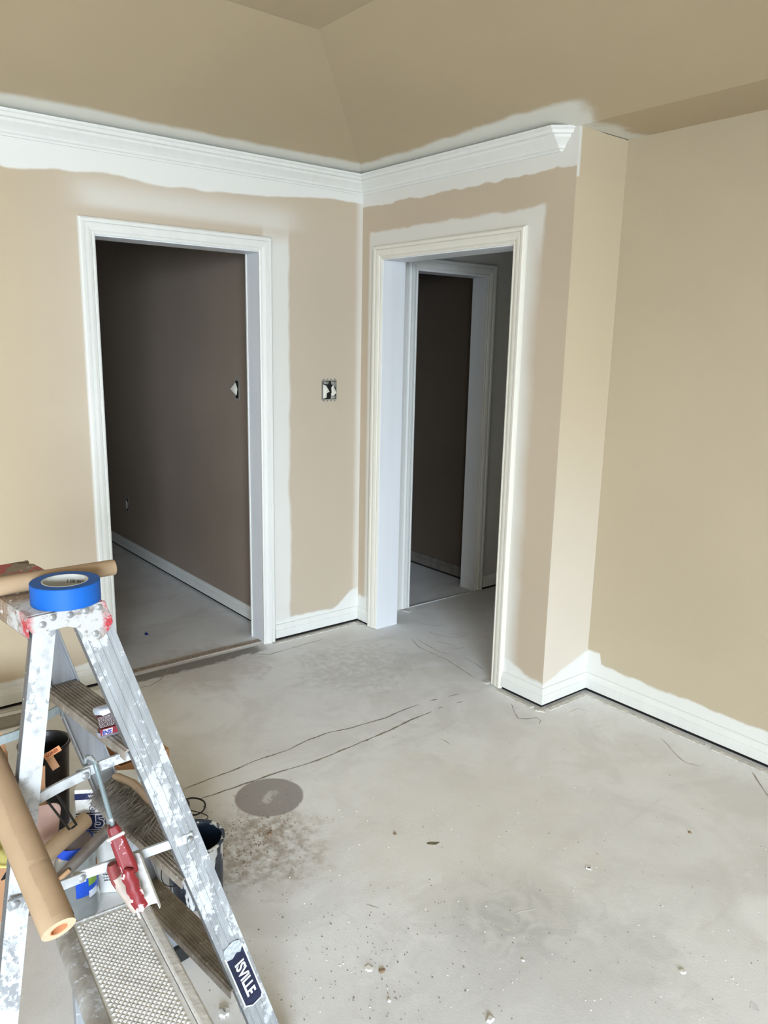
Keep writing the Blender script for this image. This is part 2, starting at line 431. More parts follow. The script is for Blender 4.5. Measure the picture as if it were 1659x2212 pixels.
# ------------------------------------------------------------------ baseboards and crown
BB = [(0, .017), (.015, .017), (.015, .060), (.0125, .0615), (.0125, .0645), (.011, .068), (.009, .080), (.006, .089), (0, .091)]
GAP_STRIP = [(0, .0005), (.004, .0005), (.004, .0172), (0, .0172)]
def base(name, path, mat=None):
    o = tag(moulding(path, BB, lambda x, y, h: (x, y, h)).build(name, mat or TRIM), **S)
    moulding(path, GAP_STRIP, lambda x, y, h: (x, y, h)).build('wall_foot_shade', GAP_SHADE, o)  # dark strip painted as the shade under the baseboard
    return o
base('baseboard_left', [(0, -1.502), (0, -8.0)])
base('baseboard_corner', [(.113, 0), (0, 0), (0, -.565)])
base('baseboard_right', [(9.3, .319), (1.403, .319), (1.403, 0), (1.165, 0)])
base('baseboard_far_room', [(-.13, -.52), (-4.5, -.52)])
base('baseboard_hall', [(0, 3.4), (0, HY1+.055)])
base('baseboard_closet', [(-.13, 1.09), (-3.0, 1.09)], plain('shaded closet base paint', srgb(112, 106, 98), .6))  # shade painted into the closet baseboard colour
CR = [(0, 0), (.0, -.088), (.008, -.088), (.011, -.080), (.018, -.076), (.022, -.066), (.034, -.052), (.046, -.040), (.050, -.030), (.060, -.026), (.064, -.014), (.070, -.010), (.070, 0)]
def crown(name, path): return tag(moulding(path, CR, lambda x, y, h: (x, y, H+.006+h)).build(name, TRIM), **S)
crown('trim_1', [(1.318, 0), (0, 0), (0, -8.0)])
# mitred return that closes the crown short of the corner
ret = MB(); e = .0
ret.loft([[(1.318, -o, H+.006+h) for o, h in CR], [(1.318+o*.9+.002, -o*.02, H+.006+h) for o, h in CR]])
tag(ret.build('trim_2', TRIM), **S)

# ------------------------------------------------------------------ tack strips left on the slab
WOODW = plain('paint-spattered tack strip', srgb(206, 202, 194), .75, var=.15, scale=40)
def strip(label, p, qv, wd=.024, h=.005, mat=WOODW, grp=None):
    p = Vector(p); qv = Vector(qv); d = qv-p; ln = d.length; Mx = frame((p.x, p.y, 0), (0, 0, 1), d)
    e = empty('tack_strip', Mx, label=label, category='tack strip', group=grp)
    MB().box((0, -wd/2, .0003), (ln, wd/2, h)).build('wood_strip', mat, e, bevel=.001)
    pins = MB()
    for k in range(int(ln/.06)):
        x = .03+k*.06
        for yy in (-.005, .006): pins.add([(x-.001, yy-.001, h), (x+.001, yy-.001, h), (x+.001, yy+.001, h), (x-.001, yy+.001, h), (x+.002, yy, h+.003)], [(0, 1, 4), (1, 2, 4), (2, 3, 4), (3, 0, 4)])
    pb = pins.build('pins', plain('pin steel', (.25, .24, .23), .5, .8), e); pb['kind'] = 'stuff'
    return e
strip('white-spattered tack strip under left wall between the two doorways', (.040, -.09, 0), (.040, -.60, 0))
strip('short tack strip at the floor corner left of right doorway', (.02, -.040, 0), (.10, -.040, 0))
strip('tack strip along the back wall between right doorway and outside corner', (1.175, -.040, 0), (1.385, -.040, 0))
strip('tiny tack strip stub at the foot of the outside wall corner', (1.409, -.048, 0), (1.448, -.022, 0))
strip('tack strip along the short return wall beside right baseboard', (1.446, .0, 0), (1.446, .255, 0))
strip('grey tack strip beginning at inside corner of the right wall', (1.440, .272, 0), (2.05, .272, 0))
strip('long tack strip farther along the right wall, nearer the viewer', (2.08, .272, 0), (3.9, .272, 0))
strip('tack strip under the left wall behind the ladder', (.040, -1.53, 0), (.040, -3.2, 0))
strip('short tack strip stub at foot of the right doorway', tuple(at(1047, 1476)), tuple(at(1062, 1470)), wd=.03)
strip('tack strip stub beside the inner door casing in the hall', (.03, .335, 0), (.075, .345, 0), wd=.02)
# sill of the left doorway: two thin strips with a dark slot between
th = empty('threshold_strip', None, label='worn metal and wood threshold strip across the left doorway', category='threshold')
MB().box((-.062, -1.433, .0003), (-.044, -.634, .006)).build('back_strip', plain('threshold wood', srgb(170, 150, 132), .7), th, bevel=.001)
MB().box((-.036, -1.433, .0003), (-.018, -.634, .007)).build('front_strip', plain('threshold metal', srgb(178, 168, 158), .5), th, bevel=.001)
MB().box((-.044, -1.433, .0003), (-.036, -.634, .002)).build('slot', GAP_SHADE, th)
m = MB()
for k in range(26): m.box((-.0435, -1.42+k*.03, .002), (-.0365, -1.412+k*.03, .006))
m.build('teeth', plain('threshold teeth', srgb(90, 60, 45), .7), th)['kind'] = 'stuff'
sill3 = MB().box((-.01, HY0+.02, .0003), (.006, HY1-.02, .004)).build('threshold_strip', plain('pale sill', srgb(205, 205, 205), .6))
tag(sill3, 'thin pale strip across inner doorway of the hall', 'threshold')

# ------------------------------------------------------------------ floor marks: cracks and glue lines (parts of the floor)
floor = bpy.data.objects['floor']
CRK = plain('crack grime', srgb(146, 138, 126), .9, var=.3, scale=60)
def crack(pts, wd=.004, mat=CRK, lift=.0006, jig=.5):
    P = []; base_ = [at(*p) for p in pts]
    for i in range(len(base_)-1):
        n = max(2, int((base_[i+1]-base_[i]).length/.025))
        for k in range(n): P.append(base_[i].lerp(base_[i+1], k/n))
    P.append(base_[-1]); m = MB(); vs = []
    for i, p in enumerate(P):
        t = (P[min(i+1, len(P)-1)]-P[max(i-1, 0)]).normalized(); n = Vector((-t.y, t.x, 0))
        p = p + n*random.uniform(-1, 1)*wd*.35; ww = wd*random.uniform(1-jig, 1+jig)*.5*(0.25 if i in (0, len(P)-1) else 1)
        vs += [(p.x+n.x*ww, p.y+n.y*ww, lift), (p.x-n.x*ww, p.y-n.y*ww, lift)]
    m.add(vs, [(2*i, 2*i+1, 2*i+3, 2*i+2) for i in range(len(P)-1)])
    return m.build('crack', mat, floor, fix=False)
crack([(390, 1708), (450, 1683), (510, 1662), (560, 1640), (618, 1622), (660, 1601), (706, 1584), (760, 1572), (830, 1552), (880, 1530), (905, 1522)], .0055)
crack([(928, 1514), (947, 1510)], .006); crack([(968, 1505), (992, 1499)], .004)
crack([(430, 1727), (500, 1703), (556, 1685), (610, 1665), (650, 1654), (700, 1637), (760, 1612), (830, 1583), (900, 1550), (932, 1537)], .007)
crack([(945, 1531), (958, 1527)], .004); crack([(985, 1519), (1000, 1515)], .007)
CRK2 = plain('fine line grime', srgb(168, 161, 152), .9, var=.2)
crack([(300, 1486), (325, 1481), (345, 1470), (360, 1452), (366, 1442)], .005, CRK2)
crack([(432, 1438), (470, 1434), (490, 1422), (505, 1413), (540, 1412), (580, 1414), (610, 1406), (650, 1394), (700, 1380)], .004, CRK2)
crack([(888, 1380), (905, 1398), (930, 1410), (965, 1425), (995, 1445), (1018, 1460), (1030, 1465)], .004, CRK2)
crack([(900, 1380), (925, 1395), (950, 1408), (968, 1413)], .004, CRK2)
crack([(1105, 1520), (1112, 1540), (1120, 1552), (1140, 1553), (1160, 1550), (1168, 1556), (1165, 1567)], .004, CRK2)
crack([(1427, 1594), (1445, 1612), (1465, 1635), (1482, 1648), (1510, 1655)], .004, CRK2)
crack([(1625, 1668), (1640, 1692), (1652, 1708), (1662, 1722)], .005, CRK2)
for pts in ([(905, 1345), (935, 1352), (960, 1350)], [(925, 1365), (950, 1372), (985, 1378), (1010, 1372)], [(940, 1385), (965, 1390), (990, 1399)], [(1000, 1420), (1025, 1432), (1045, 1448)],
            [(960, 1395), (985, 1402), (1005, 1398)], [(950, 1595), (960, 1600), (975, 1610)], [(570, 1888), (606, 1876)], [(790, 1953), (818, 1962)], [(1225, 1540), (1250, 1530), (1275, 1538)]):
    crack(pts, .003, CRK2)
STN = plain('oily grime', srgb(122, 112, 88), .8, var=.3, scale=60)
crack([(922, 1823), (935, 1822), (950, 1821)], .016, STN, jig=.3)
PCH = plain('white plaster dab', srgb(228, 230, 230), .7)
crack([(988, 1802), (991, 1822)], .012, PCH, jig=.3); crack([(964, 1806), (967, 1815)], .014, PCH, jig=.3); crack([(873, 1786), (885, 1789)], .014, PCH, jig=.3)
crack([(1620, 2165), (1640, 2185)], .018, PCH); crack([(1444, 1818), (1470, 1828)], .008, PCH)
crack([(1042, 1992), (1075, 2004), (1110, 2014)], .006, plain('pale scratch', srgb(212, 211, 207), .8)); crack([(1110, 1975), (1160, 1962)], .006, PCH)

# loose grit: nobody could count it
def grit(name, n, mat, region, smin, smax, seed):
    rnd = random.Random(seed); m = MB()
    for _ in range(n):
        px, py = region(rnd); p = at(px, py)
        if p.z > .1 or p.x < .02: continue
        s = rnd.uniform(smin, smax); a = rnd.uniform(0, PI); c, sn = math.cos(a)*s, math.sin(a)*s; k = rnd.uniform(.3, .9)
        m.add([(p.x+c, p.y+sn, 0), (p.x-sn*k, p.y+c*k, 0), (p.x-c, p.y-sn, 0), (p.x+sn*k, p.y-c*k, 0), (p.x, p.y, s*.8)], [(0, 1, 4), (1, 2, 4), (2, 3, 4), (3, 0, 4)])
    o = m.build(name, mat, floor); o['kind'] = 'stuff'; return o
GD = plain('dark grit', srgb(105, 96, 86), .9, var=.3); GW = plain('white paint crumbs', srgb(225, 225, 222), .8)
def r_all(r): return (r.uniform(480, 1659), r.uniform(1500, 2212))
def r_bl(r): return (r.gauss(760, 190), r.gauss(2080, 110))
def r_pail(r): return (r.gauss(545, 42), r.gauss(1810, 38))
grit('floor_grit', 260, GD, r_all, .0010, .0028, 1)
grit('floor_grit', 240, GD, r_bl, .0010, .0032, 2)
grit('paint_crumbs', 260, GW, r_all, .0010, .0032, 3)
grit('dirt_pile', 340, plain('brown dirt', srgb(140, 122, 104), .95, var=.3), r_pail, .0015, .0050, 4)

# ------------------------------------------------------------------ electrical boxes
STEEL = plain('galvanised box steel', srgb(150, 148, 140), .5, .3)
WIRE = plain('pale cable sheath', srgb(222, 218, 205), .6)
def elbox(name, M, wd, ht, label, wires, cat='switch box'):
    """x across, z up, -y out of the wall toward viewer"""
    e = empty(name, M, label=label, category=cat)
    MB().box((0, -.0014, 0), (wd, -.0006, ht)).build('opening', GAP_SHADE, e)  # near-black plate painted as the shade inside the box
    fr = MB(); t = .004
    fr.box((0, -.005, 0), (wd, -.001, t)); fr.box((0, -.005, ht-t), (wd, -.001, ht)); fr.box((0, -.005, t), (t, -.001, ht-t)); fr.box((wd-t, -.005, t), (wd, -.001, ht-t))
    fr.build('box_rim', STEEL, e)
    for k in range(max(1, round(wd/.046))*2):
        x = (k+.5)*wd/(max(1, round(wd/.046))*2)
        for z in (-.005, ht+.005): 
            MB().tube([(x, -.001, z), (x, -.006, z)], .004, 8).build('ear', STEEL, e)
    for pts, wv in wires:
        m = MB(); vs = []
        for (x, z, d) in pts: vs.append((x*wd, -.004-d, z*ht))
        n = len(vs); c = tuple(sum(v[i] for v in vs)/n for i in range(3)); c = (c[0], c[1]-.006, c[2])
        m.add(vs+[c], [(i, (i+1) % n, n) for i in range(n)]); m.add([(v[0], v[1]+.003, v[2]) for v in vs], [tuple(range(n))])
        m.build('folded_wires', wv, e)
    return e
MA = Matrix.Translation((0, -.262, 1.303)) @ Matrix.Rotation(PI/2, 4, 'Z')
elbox('switch_box', MA, .096, .104, 'open two-gang switch box with folded wires on the wall between doorways',
      [([(.08, .80), (.28, .72), (.50, .42), (.32, .34), (.30, .12), (.08, .06)], WIRE), ([(.10, .95), (.46, .92), (.40, .80), (.12, .82)], STEEL),
       ([(.64, .62), (.76, .76), (.97, .36), (.80, .20), (.62, .22), (.66, .40)], WIRE), ([(.62, .95), (.95, .92), (.96, .60), (.82, .72), (.62, .80)], STEEL), ([(.62, .20), (.90, .20), (.90, .06), (.60, .05)], STEEL)]
      and [([(x, z, .002) for x, z in p], mt) for p, mt in (
          ([(.08, .80), (.28, .72), (.50, .42), (.32, .34), (.30, .12), (.08, .06)], WIRE), ([(.10, .95), (.46, .92), (.40, .80), (.12, .82)], STEEL),
          ([(.64, .62), (.76, .76), (.97, .36), (.80, .20), (.62, .22), (.66, .40)], WIRE), ([(.62, .95), (.95, .92), (.96, .60), (.82, .72), (.62, .80)], STEEL), ([(.62, .20), (.90, .20), (.90, .06), (.60, .05)], STEEL))])
elbox('switch_box', Matrix.Translation((-.485, -.52, 1.285)), .052, .105, 'open switch box with wires on dark far room wall, high beside the doorway',
      [([(-.25, .52, .02), (.3, .85, .004), (.7, .55, .004), (.5, .2, .004), (.1, .35, .012)], WIRE)])
elbox('outlet_box', Matrix.Translation((-2.27, -.52, .32)), .055, .10, 'small open outlet box low on the dark far room wall',
      [([(.3, .9, .004), (.8, .7, .004), (.7, .15, .004), (.35, .3, .004)], WIRE)], 'outlet box')

# small fitting at the top edge of the view
p = at(241, -2, 2.72)
fx = MB().lathe([(0, 0), (.012, .002), (.014, .008), (.006, .014), (.006, .05), (0, .05)], 12, Matrix.Translation((p.x, p.y, 2.665)))
tag(fx.build('ceiling_hook', plain('black iron', (.01, .01, .01), .5), smooth=True), 'small black hook hanging from the tan ceiling', 'hook')

# ================================================================== ladder
def ladder_metal(name, amount, base=(.33, .345, .36), dirt=0.):
    m = Mat(name, .48, .35, .4)
    g = m.noise(60, 3, stretch=(1, 1, .08)); c = m.mix(tuple(q*.88 for q in base), tuple(min(1, q*1.12) for q in base), g.sm(.3, .7))
    if dirt: c = m.mix(c, srgb(120, 105, 88), m.noise(9, 4).sm(.5-dirt*.4, .75)*.8)
    a = m.noise(16, 5, .65, stretch=(1, 1, .45)); b = m.noise(75, 4, .7); f = m.noise(190, 2, .6)
    th_ = .76 - amount*.52
    msk = (a*.6 + b*.4).sm(th_-.012, th_+.012).max(b.sm(.66, .68)).max(f.sm(.735, .75)*.9)
    c = m.mix(c, m.mix(srgb(182, 184, 186), srgb(156, 157, 157), m.noise(34, 4, .6).sm(.5, .7)), msk)
    m.color(c); m.put('Metallic', .35 - msk*.35); m.put('Roughness', .45 + msk*.2)
    return m.bump(msk*.6 + b*.4, .5, .0015).m
LM_F = ladder_metal('aluminium with white splatter', .45)
LM_D = ladder_metal('dirty dark flange metal', .05, (.13, .13, .135))
LM_R = ladder_metal('aluminium mostly painted white', .62)
LM_C = ladder_metal('plain aluminium rail', .18, (.34, .355, .38))
LM_S = ladder_metal('spreader with white paint', .62)
LM_G = ladder_metal('galvanised spreader', .35, (.30, .35, .36))
def mat_tread():
    m = Mat('dirty tread', .7, .1, .3); a = m.noise(14, 5, .65); b = m.noise(80, 4, .7)
    c = m.mix(srgb(124, 114, 103), srgb(154, 145, 134), a.sm(.35, .65)); c = m.mix(c, srgb(104, 84, 58), m.noise(7, 3).sm(.5, .7)*.7)
    c = m.mix(c, srgb(190, 184, 174), b.sm(.60, .66)*.8)
    return m.color(c).bump(b, .5, .002).m
TREAD = mat_tread()
def mat_cap():
    m = Mat('red cap under white paint', .5, 0, .4); a = m.noise(18, 5, .6); b = m.noise(60, 4, .7)
    red = m.mix(srgb(150, 18, 32), srgb(176, 44, 54), a)
    grime = m.mix(srgb(180, 178, 176), srgb(132, 128, 122), b.sm(.5, .62))
    xm = (m.x + .063).abs()                      # red shows at the long edges of the cap
    edge = (xm + (a - .5)*.05).sm(.050, .064)*(1 - (m.y + (a - .5)*.08).sm(.02, .05))*(1 - b.sm(.48, .56)*.8)
    far = (m.y + (a-.5)*.10).sm(.05, .10)
    c = m.mix(grime, red, (edge*.95).max(b.sm(.66, .70)*.8))
    brown = m.mix(srgb(140, 122, 104), srgb(110, 88, 70), b.sm(.4, .6))
    c = m.mix(c, m.mix(m.mix(brown, srgb(206, 200, 194), b.sm(.56, .62)), srgb(176, 30, 40), (a + m.y*.5).sm(.67, .69)), far)
    return m.color(c).bump(b, .6, .002).m
CAPM = mat_cap()
RIVET = plain('zinc rivet', srgb(150, 152, 153), .4, .5)
ZC = 1.1677; SF, SPF, RD = .3052, .0584, .0608; SR, RRD, R0, LL, CW, SPR = .1815, .0371, -.1136, .3244, .1262, .040
lad = empty('stepladder', LM, label='paint-splattered four-foot aluminium stepladder with red plastic cap, in left foreground', category='ladder')
def rail(name, x0f, wd, ysign, ynear, mat, ztop=1.145, zbot=.018, fl=.015, t=.0022, ribs=True):
    """C-channel; x0f(z) left edge, ynear(z) outer face; flanges point inward"""
    def sec(z):
        x0, y0 = x0f(z), ynear(z); s = ysign; W = wd; o = []
        o += [(x0, y0)]
        if ribs:
            for f_ in (.22, .5, .78):
                xx = x0+W*f_; o += [(xx-.0035, y0), (xx-.0022, y0+s*.0013), (xx+.0022, y0+s*.0013), (xx+.0035, y0)]
        o += [(x0+W, y0), (x0+W, y0+s*fl), (x0+W-t*1.6, y0+s*fl), (x0+W-t, y0+s*t), (x0+t, y0+s*t), (x0+t*1.6, y0+s*fl), (x0, y0+s*fl)]
        return [(x, y, z) for x, y in o]
    m = MB()
    n = 1; rings = [sec(ztop), sec(zbot)]
    m.loft(rings); o = m.build(name, mat, lad)
    for lo in (True, False):                                   # darker outer faces of the flanges
        rg = []
        for z in (ztop, zbot):
            xx = x0f(z) if lo else x0f(z)+wd; e_ = -.0006 if lo else .0006; yy = ynear(z)
            rg.append([(xx, yy+ysign*.0015, z), (xx+e_, yy+ysign*.0015, z), (xx+e_, yy+ysign*fl, z), (xx, yy+ysign*fl, z)])
        MB().loft(rg).build('flange', LM_D, o)
    # rubber shoe
    x0, y0 = x0f(zbot), ynear(zbot); s = ysign
    ya, yb = sorted((y0-s*.003, y0+s*(fl+.004)))
    MB().box((x0-.004, ya, .0), (x0+wd+.004, yb, .045)).build('foot', plain('black rubber', (.02, .02, .02), .8), o, bevel=.003)
    return o
dz = lambda z: ZC-z
fxn = lambda z: SF*dz(z)-RD
rxn = lambda z: R0-SR*dz(z)
rail('front_rail', fxn, RD, +1, lambda z: -SPF*dz(z), LM_F)
rail('front_rail', fxn, RD, -1, lambda z: LL+SPF*dz(z), LM_C)
rail('rear_rail', rxn, RRD, +1, lambda z: -SPR*dz(z), LM_R, ribs=False)
rail('rear_rail', rxn, RRD, -1, lambda z: LL+SPR*dz(z), LM_C, ribs=False)
# cap: plastic top with rolled lip, cast end brackets with lobes over the rails, rivets
cap = MB()
pts = [(-CW, .0), (-CW, LL-.03), (-CW+.03, LL), (-.03, LL), (0, LL-.03), (0, 0)]
cap.prism(pts, .022, Matrix.Translation((0, 0, ZC-.022)))
cap.box((-CW, .004, ZC-.040), (-CW+.004, LL-.03, ZC-.02)); cap.box((-.004, .004, ZC-.040), (0, LL-.03, ZC-.02))
cap.build('cap', CAPM, lad, bevel=.003, smooth=True)
lobe = [(-.127, 1.166), (-.129, 1.150), (-.122, 1.139), (-.098, 1.136), (-.066, 1.137), (-.052, 1.131), (-.043, 1.120), (-.037, 1.109), (-.028, 1.101), (-.018, 1.098), (-.006, 1.103),
        (.006, 1.114), (.013, 1.126), (.011, 1.138), (.004, 1.155), (.001, 1.1665)]
for y0 in (-.0065, LL+.0015):
    br = MB().prism([(x, z) for x, z in lobe], .005, Matrix(((1, 0, 0, 0), (0, 0, 1, y0), (0, 1, 0, 0), (0, 0, 0, 1))))
    b = br.build('cap_bracket', CAPM, lad, bevel=.0012)
    yy = y0 if y0 < 0 else y0+.005
    sg = -1 if y0 < 0 else 1
    for x, z in ((-.105, 1.150), (-.088, 1.158), (-.060, 1.156), (-.034, 1.157), (-.010, 1.158), (-.019, 1.113)):
        MB().tube([(x, yy, z), (x, yy+sg*.0015, z), (x, yy+sg*.003, z)], [.0058, .0056, .003], 12).build('rivet', RIVET, b, smooth=True)
# treads
def step(z, zt=.024):
    x1 = SF*dz(z); x0 = x1-RD-.008; ya = -SPF*dz(z)+.003; yb = LL+SPF*dz(z)-.003
    m = MB(); prof = [(x0, z-.020), (x0, z-.002)]
    n = 9
    for k in range(n):                                          # ribbed top
        a = x0+.003+(x1-x0-.006)*k/n; b = a+(x1-x0-.006)/n
        prof += [(a+.0008, z-.001), (a+.002, z+.0008), (b-.002, z+.0008), (b-.0008, z-.001)]
    prof += [(x1, z-.002), (x1+.001, z-.022), (x1-.002, z-.022), (x1-.003, z-.004), (x0+.003, z-.004), (x0+.002, z-.020)]
    m.loft([[(x, ya, zz) for x, zz in prof], [(x, yb, zz) for x, zz in prof]]); st = m.build('step', TREAD, lad)
    for yy, s in ((ya, 1), (yb, -1)):                           # knee braces below
        MB().tube([(x0+.03, yy+s*.006, z-.075), (x0+.03, yy+s*.035, z-.02)], .005, 6, flat=.4).build('brace', LM_G, st)
    return st
for z in (.885, .585, .285): step(z)
# horizontal bars between the rear rails
for z in (.50, .16):
    MB().box((rxn(z)+.004, -SPR*dz(z)+.003, z-.012), (rxn(z)+.018, LL+SPR*dz(z)-.003, z+.012)).build('rear_brace', LM_C, lad, bevel=.002)
def spreader(p, mid, qv, mat, wd=.019, th_=.006, curve=.0):
    """two flat channel arms meeting at a riveted joint"""
    p, mid, qv = Vector(p), Vector(mid), Vector(qv)
    first = None
    for i, (a, b) in enumerate(((p, mid), (mid, qv))):
        d = (b-a).normalized(); a2 = a - d*.010; b2 = b + d*.012; off = Vector((0, -.0035 if i else .0035, 0))
        pts = []
        n = 8
        for k in range(n+1):
            f_ = k/n; q = a2.lerp(b2, f_); 
            if curve: q = q + Vector((0, 0, curve*math.sin(PI*f_)))
            pts.append(q+off)
        m = MB(); rings = []
        for q in pts: rings.append([tuple(q+Vector((0, y, z))) for y, z in ((-th_/2, -wd/2), (-th_/2-.001, 0), (-th_/2, wd/2), (th_/2, wd/2), (th_/2, -wd/2))])
        m.loft(rings); o = m.build('spreader', mat, lad, bevel=.001); first = first or o
    for q in (p, mid, qv):
        MB().tube([q+Vector((0, -.006, 0)), q+Vector((0, -.009, 0)), q+Vector((0, -.011, 0))], [.007, .0065, .003], 12).build('rivet', RIVET, first, smooth=True)
yn = lambda z, o=0.: -SPF*dz(z)+o
spreader((.125, yn(.668, -.005), .668), (-.066, .012, .660), (-.192, -.027, .699), LM_S)           # lower one, outside near rails
spreader((.066, yn(.862, .016), .862), (-.046, .016, .852), (-.150, yn(.846, .018)+.004, .843), LM_S, curve=.003)   # upper one, inside
spreader((.065, LL+.006, .838), (-.040, LL+.004, .808), (-.150, LL+.004, .806), LM_G)
# sticker on the near front rail
zs0, zs1 = .372, .222; o_ = Vector((fxn(zs0)+RD/2, yn(zs0), zs0)); dn = (Vector((fxn(zs1)+RD/2, yn(zs1), zs1))-o_); ln = dn.length; dn.normalize()
xw = Vector((1, 0, 0)); xw = (xw-dn*xw.dot(dn)).normalized(); nn = dn.cross(xw)
SM = Matrix(((dn.x, xw.x, nn.x, o_.x), (dn.y, xw.y, nn.y, o_.y), (dn.z, xw.z, nn.z, o_.z), (0, 0, 0, 1)))
STW = plain('sticker white', srgb(232, 234, 236), .4); STN_ = plain('sticker navy', srgb(34, 40, 66), .4, var=.3, scale=90)
hw = .0235
def stick(sh, mat, nm, z0):
    pl = [(.0+sh, -hw+sh), (ln-.014, -hw+sh), (ln-sh, -hw+.016), (ln-sh, hw-.006), (ln-.010, hw-sh), (sh, hw-sh)]
    return MB().prism(pl, .0004, SM @ Matrix.Translation((0, 0, z0))).build(nm, mat, lad)
s1 = stick(0, STW, 'sticker', .0004); s1['label'] = 'navy sticker with white border and white capital letters'
s2 = MB().prism([(.004, -hw+.003), (ln-.016, -hw+.003), (ln-.0035, -hw+.017), (ln-.0035, hw-.008), (ln-.011, hw-.003), (.004, hw-.003)], .0004, SM @ Matrix.Translation((0, 0, .0009))).build('sticker_field', STN_, s1)
text_mesh('ISVILLE', .031, STW, s1, SM @ Matrix.Translation((ln*.50, 0, .0016)), bold=.0009, sx=1.02)
# bare primer smudge hiding the start of the sticker lettering
sm_ = MB().prism([(-.022, -.018), (-.010, -.022), (.006, -.021), (.012, -.008), (.006, .004), (.012, .012), (.0, .022), (-.016, .019), (-.024, .006)], .0009, SM @ Matrix.Translation((0, 0, .0012)))
sm_.build('paint_smudge', plain('grey dried paint', srgb(170, 176, 180), .6, var=.2, scale=120), lad, label='dried grey paint over the start of the sticker')

# ------------------------------------------------------------------ masking tape and rolls on the ladder
BLUE = plain('blue masking tape', srgb(14, 88, 172), .55, var=.05)
tp = at(140, 1252, ZC+.038); tpl = Vector((tp.x, tp.y, ZC+.0008))
tape = empty('masking_tape_roll', Matrix.Translation(tpl), label='roll of blue masking tape lying flat on the ladder cap', category='tape')
ro, ri = .0555, .0370
MB().lathe([(ri, .0), (ro-.001, 0), (ro, .001), (ro, .035), (ro-.001, .036), (ri, .036), (ri, 0)], 64).build('tape', BLUE, tape, smooth=True)
MB().lathe([(ri-.0025, .0), (ri-.0001, 0), (ri-.0001, .0362), (ri-.0025, .0362), (ri-.0025, 0)], 64).build('cardboard_core', plain('printed white core', srgb(205, 205, 200), .7), tape, smooth=True)
PRT = plain('core print', srgb(110, 112, 112), .7)
m = MB()
for k in range(34):
    a = R(25+k*4.0); rr = ri-.0028
    for zz, h_ in ((.012, .004), (.021, .006)):
        if (k*7+int(zz*1000)) % 5 == 0: continue
        Mx = Matrix.Rotation(a, 4, 'Z') @ Matrix.Translation((rr, 0, zz)); m.box((-.0002, -.0007, 0), (.0002, .0007, h_), Mx)
m.build('core_print', PRT, tape)['kind'] = 'stuff'

KRAFT = Mat('kraft paper', .7, 0, .2); _a = KRAFT.noise(5, 4); _f = KRAFT.noise(300, 2)
KRAFT.color(KRAFT.mix(srgb(160, 135, 107), srgb(174, 149, 121), _a.sm(.35, .65))); KRAFT.bump(_f, .08, .001); KRAFT = KRAFT.m
KRAFT2 = plain('kraft paper shaded side', srgb(160, 134, 106), .7, var=.06)  # darker tone puts the roll's shaded side into the layer
KEND = plain('kraft roll end', srgb(196, 170, 140), .75, var=.06, scale=60)
CORE = plain('cardboard core', srgb(196, 132, 92), .8)
def paper_roll(name, a, b, ra, rb, hole, label, wrap=None):
    a, b = Vector(a), Vector(b); ln = (b-a).length; Mx = frame(a, b-a, (0, 0, 1)) if abs((b-a).normalized().z) < .9 else frame(a, b-a, (1, 0, 0))
    e = empty(name, Mx, label=label, category='paper roll')
    MB().lathe([(ra*.995, 0), (ra, .001), (rb, ln-.001), (rb*.995, ln)], 40).build('paper', KRAFT, e, smooth=True)
    for nm, z0, z1, r_ in (('roll_end', 0, .0012, ra), ('roll_end', ln-.0012, ln, rb)):
        MB().lathe([(hole, z0), (r_*.994, z0), (r_*.994, z1), (hole, z1), (hole, z0)], 40).build(nm, KEND, e, smooth=False)
    MB().lathe([(hole, .0), (hole-.002, 0), (hole-.002, ln), (hole, ln), (hole, 0)], 32).build('core', CORE, e, smooth=True)
    return e
# long roll on the cap, behind the tape
za = ZC+.0175
pa = at(246, 1225, za+.001); pb = at(-150, 1292, za+.001)
d_ = (pa-pb).normalized()
paper_roll('kraft_paper_roll', pb, pa, .0172, .0145, .006, 'slim brown kraft paper roll lying across ladder cap behind the blue tape')
# big roll leaning against the near rear rail
e0 = at(127, 2008, .778); vw = ray(127, 2008).normalized(); e1 = CAM + ray(-20, 1662).normalized()*(e0-CAM).length
pd = (e1-e0); pd = (pd - vw*pd.dot(vw)).normalized(); e1 = e0 + (pd*.93 + vw*.37).normalized()*.32
big = paper_roll('kraft_paper_roll', e0, e1, .0245, .0262, .0130, 'large brown kraft paper roll with open end, leaning across ladder at left edge')
bl = (e1-e0).length
# loose outer layer with a torn edge, seen on its left side
lay = MB(); rings = []
N = 60; rnd = random.Random(5)
vdir = big.matrix_world.inverted().to_3x3() @ (CAM-e0); ac = math.atan2(vdir.y, vdir.x)
for k in range(N+1):
    z = .01+(bl-.02)*k/N; tear = .04*math.sin(k*.35)+rnd.uniform(-.03, .03)+(.55 if 17 < k < 19 else 0)
    row = []
    for j in range(15):
        a = ac + R(-8) + tear*(1-j/14) + R(165)*j/14 
        rr_ = .0254+.0017*k/N; row.append((rr_*math.cos(a), rr_*math.sin(a), z))
    rings.append(row)
lay.loft(rings, closed=False).build('loose_layer', KRAFT2, big, smooth=True, fix=False, label='loose outer paper layer with torn edge')

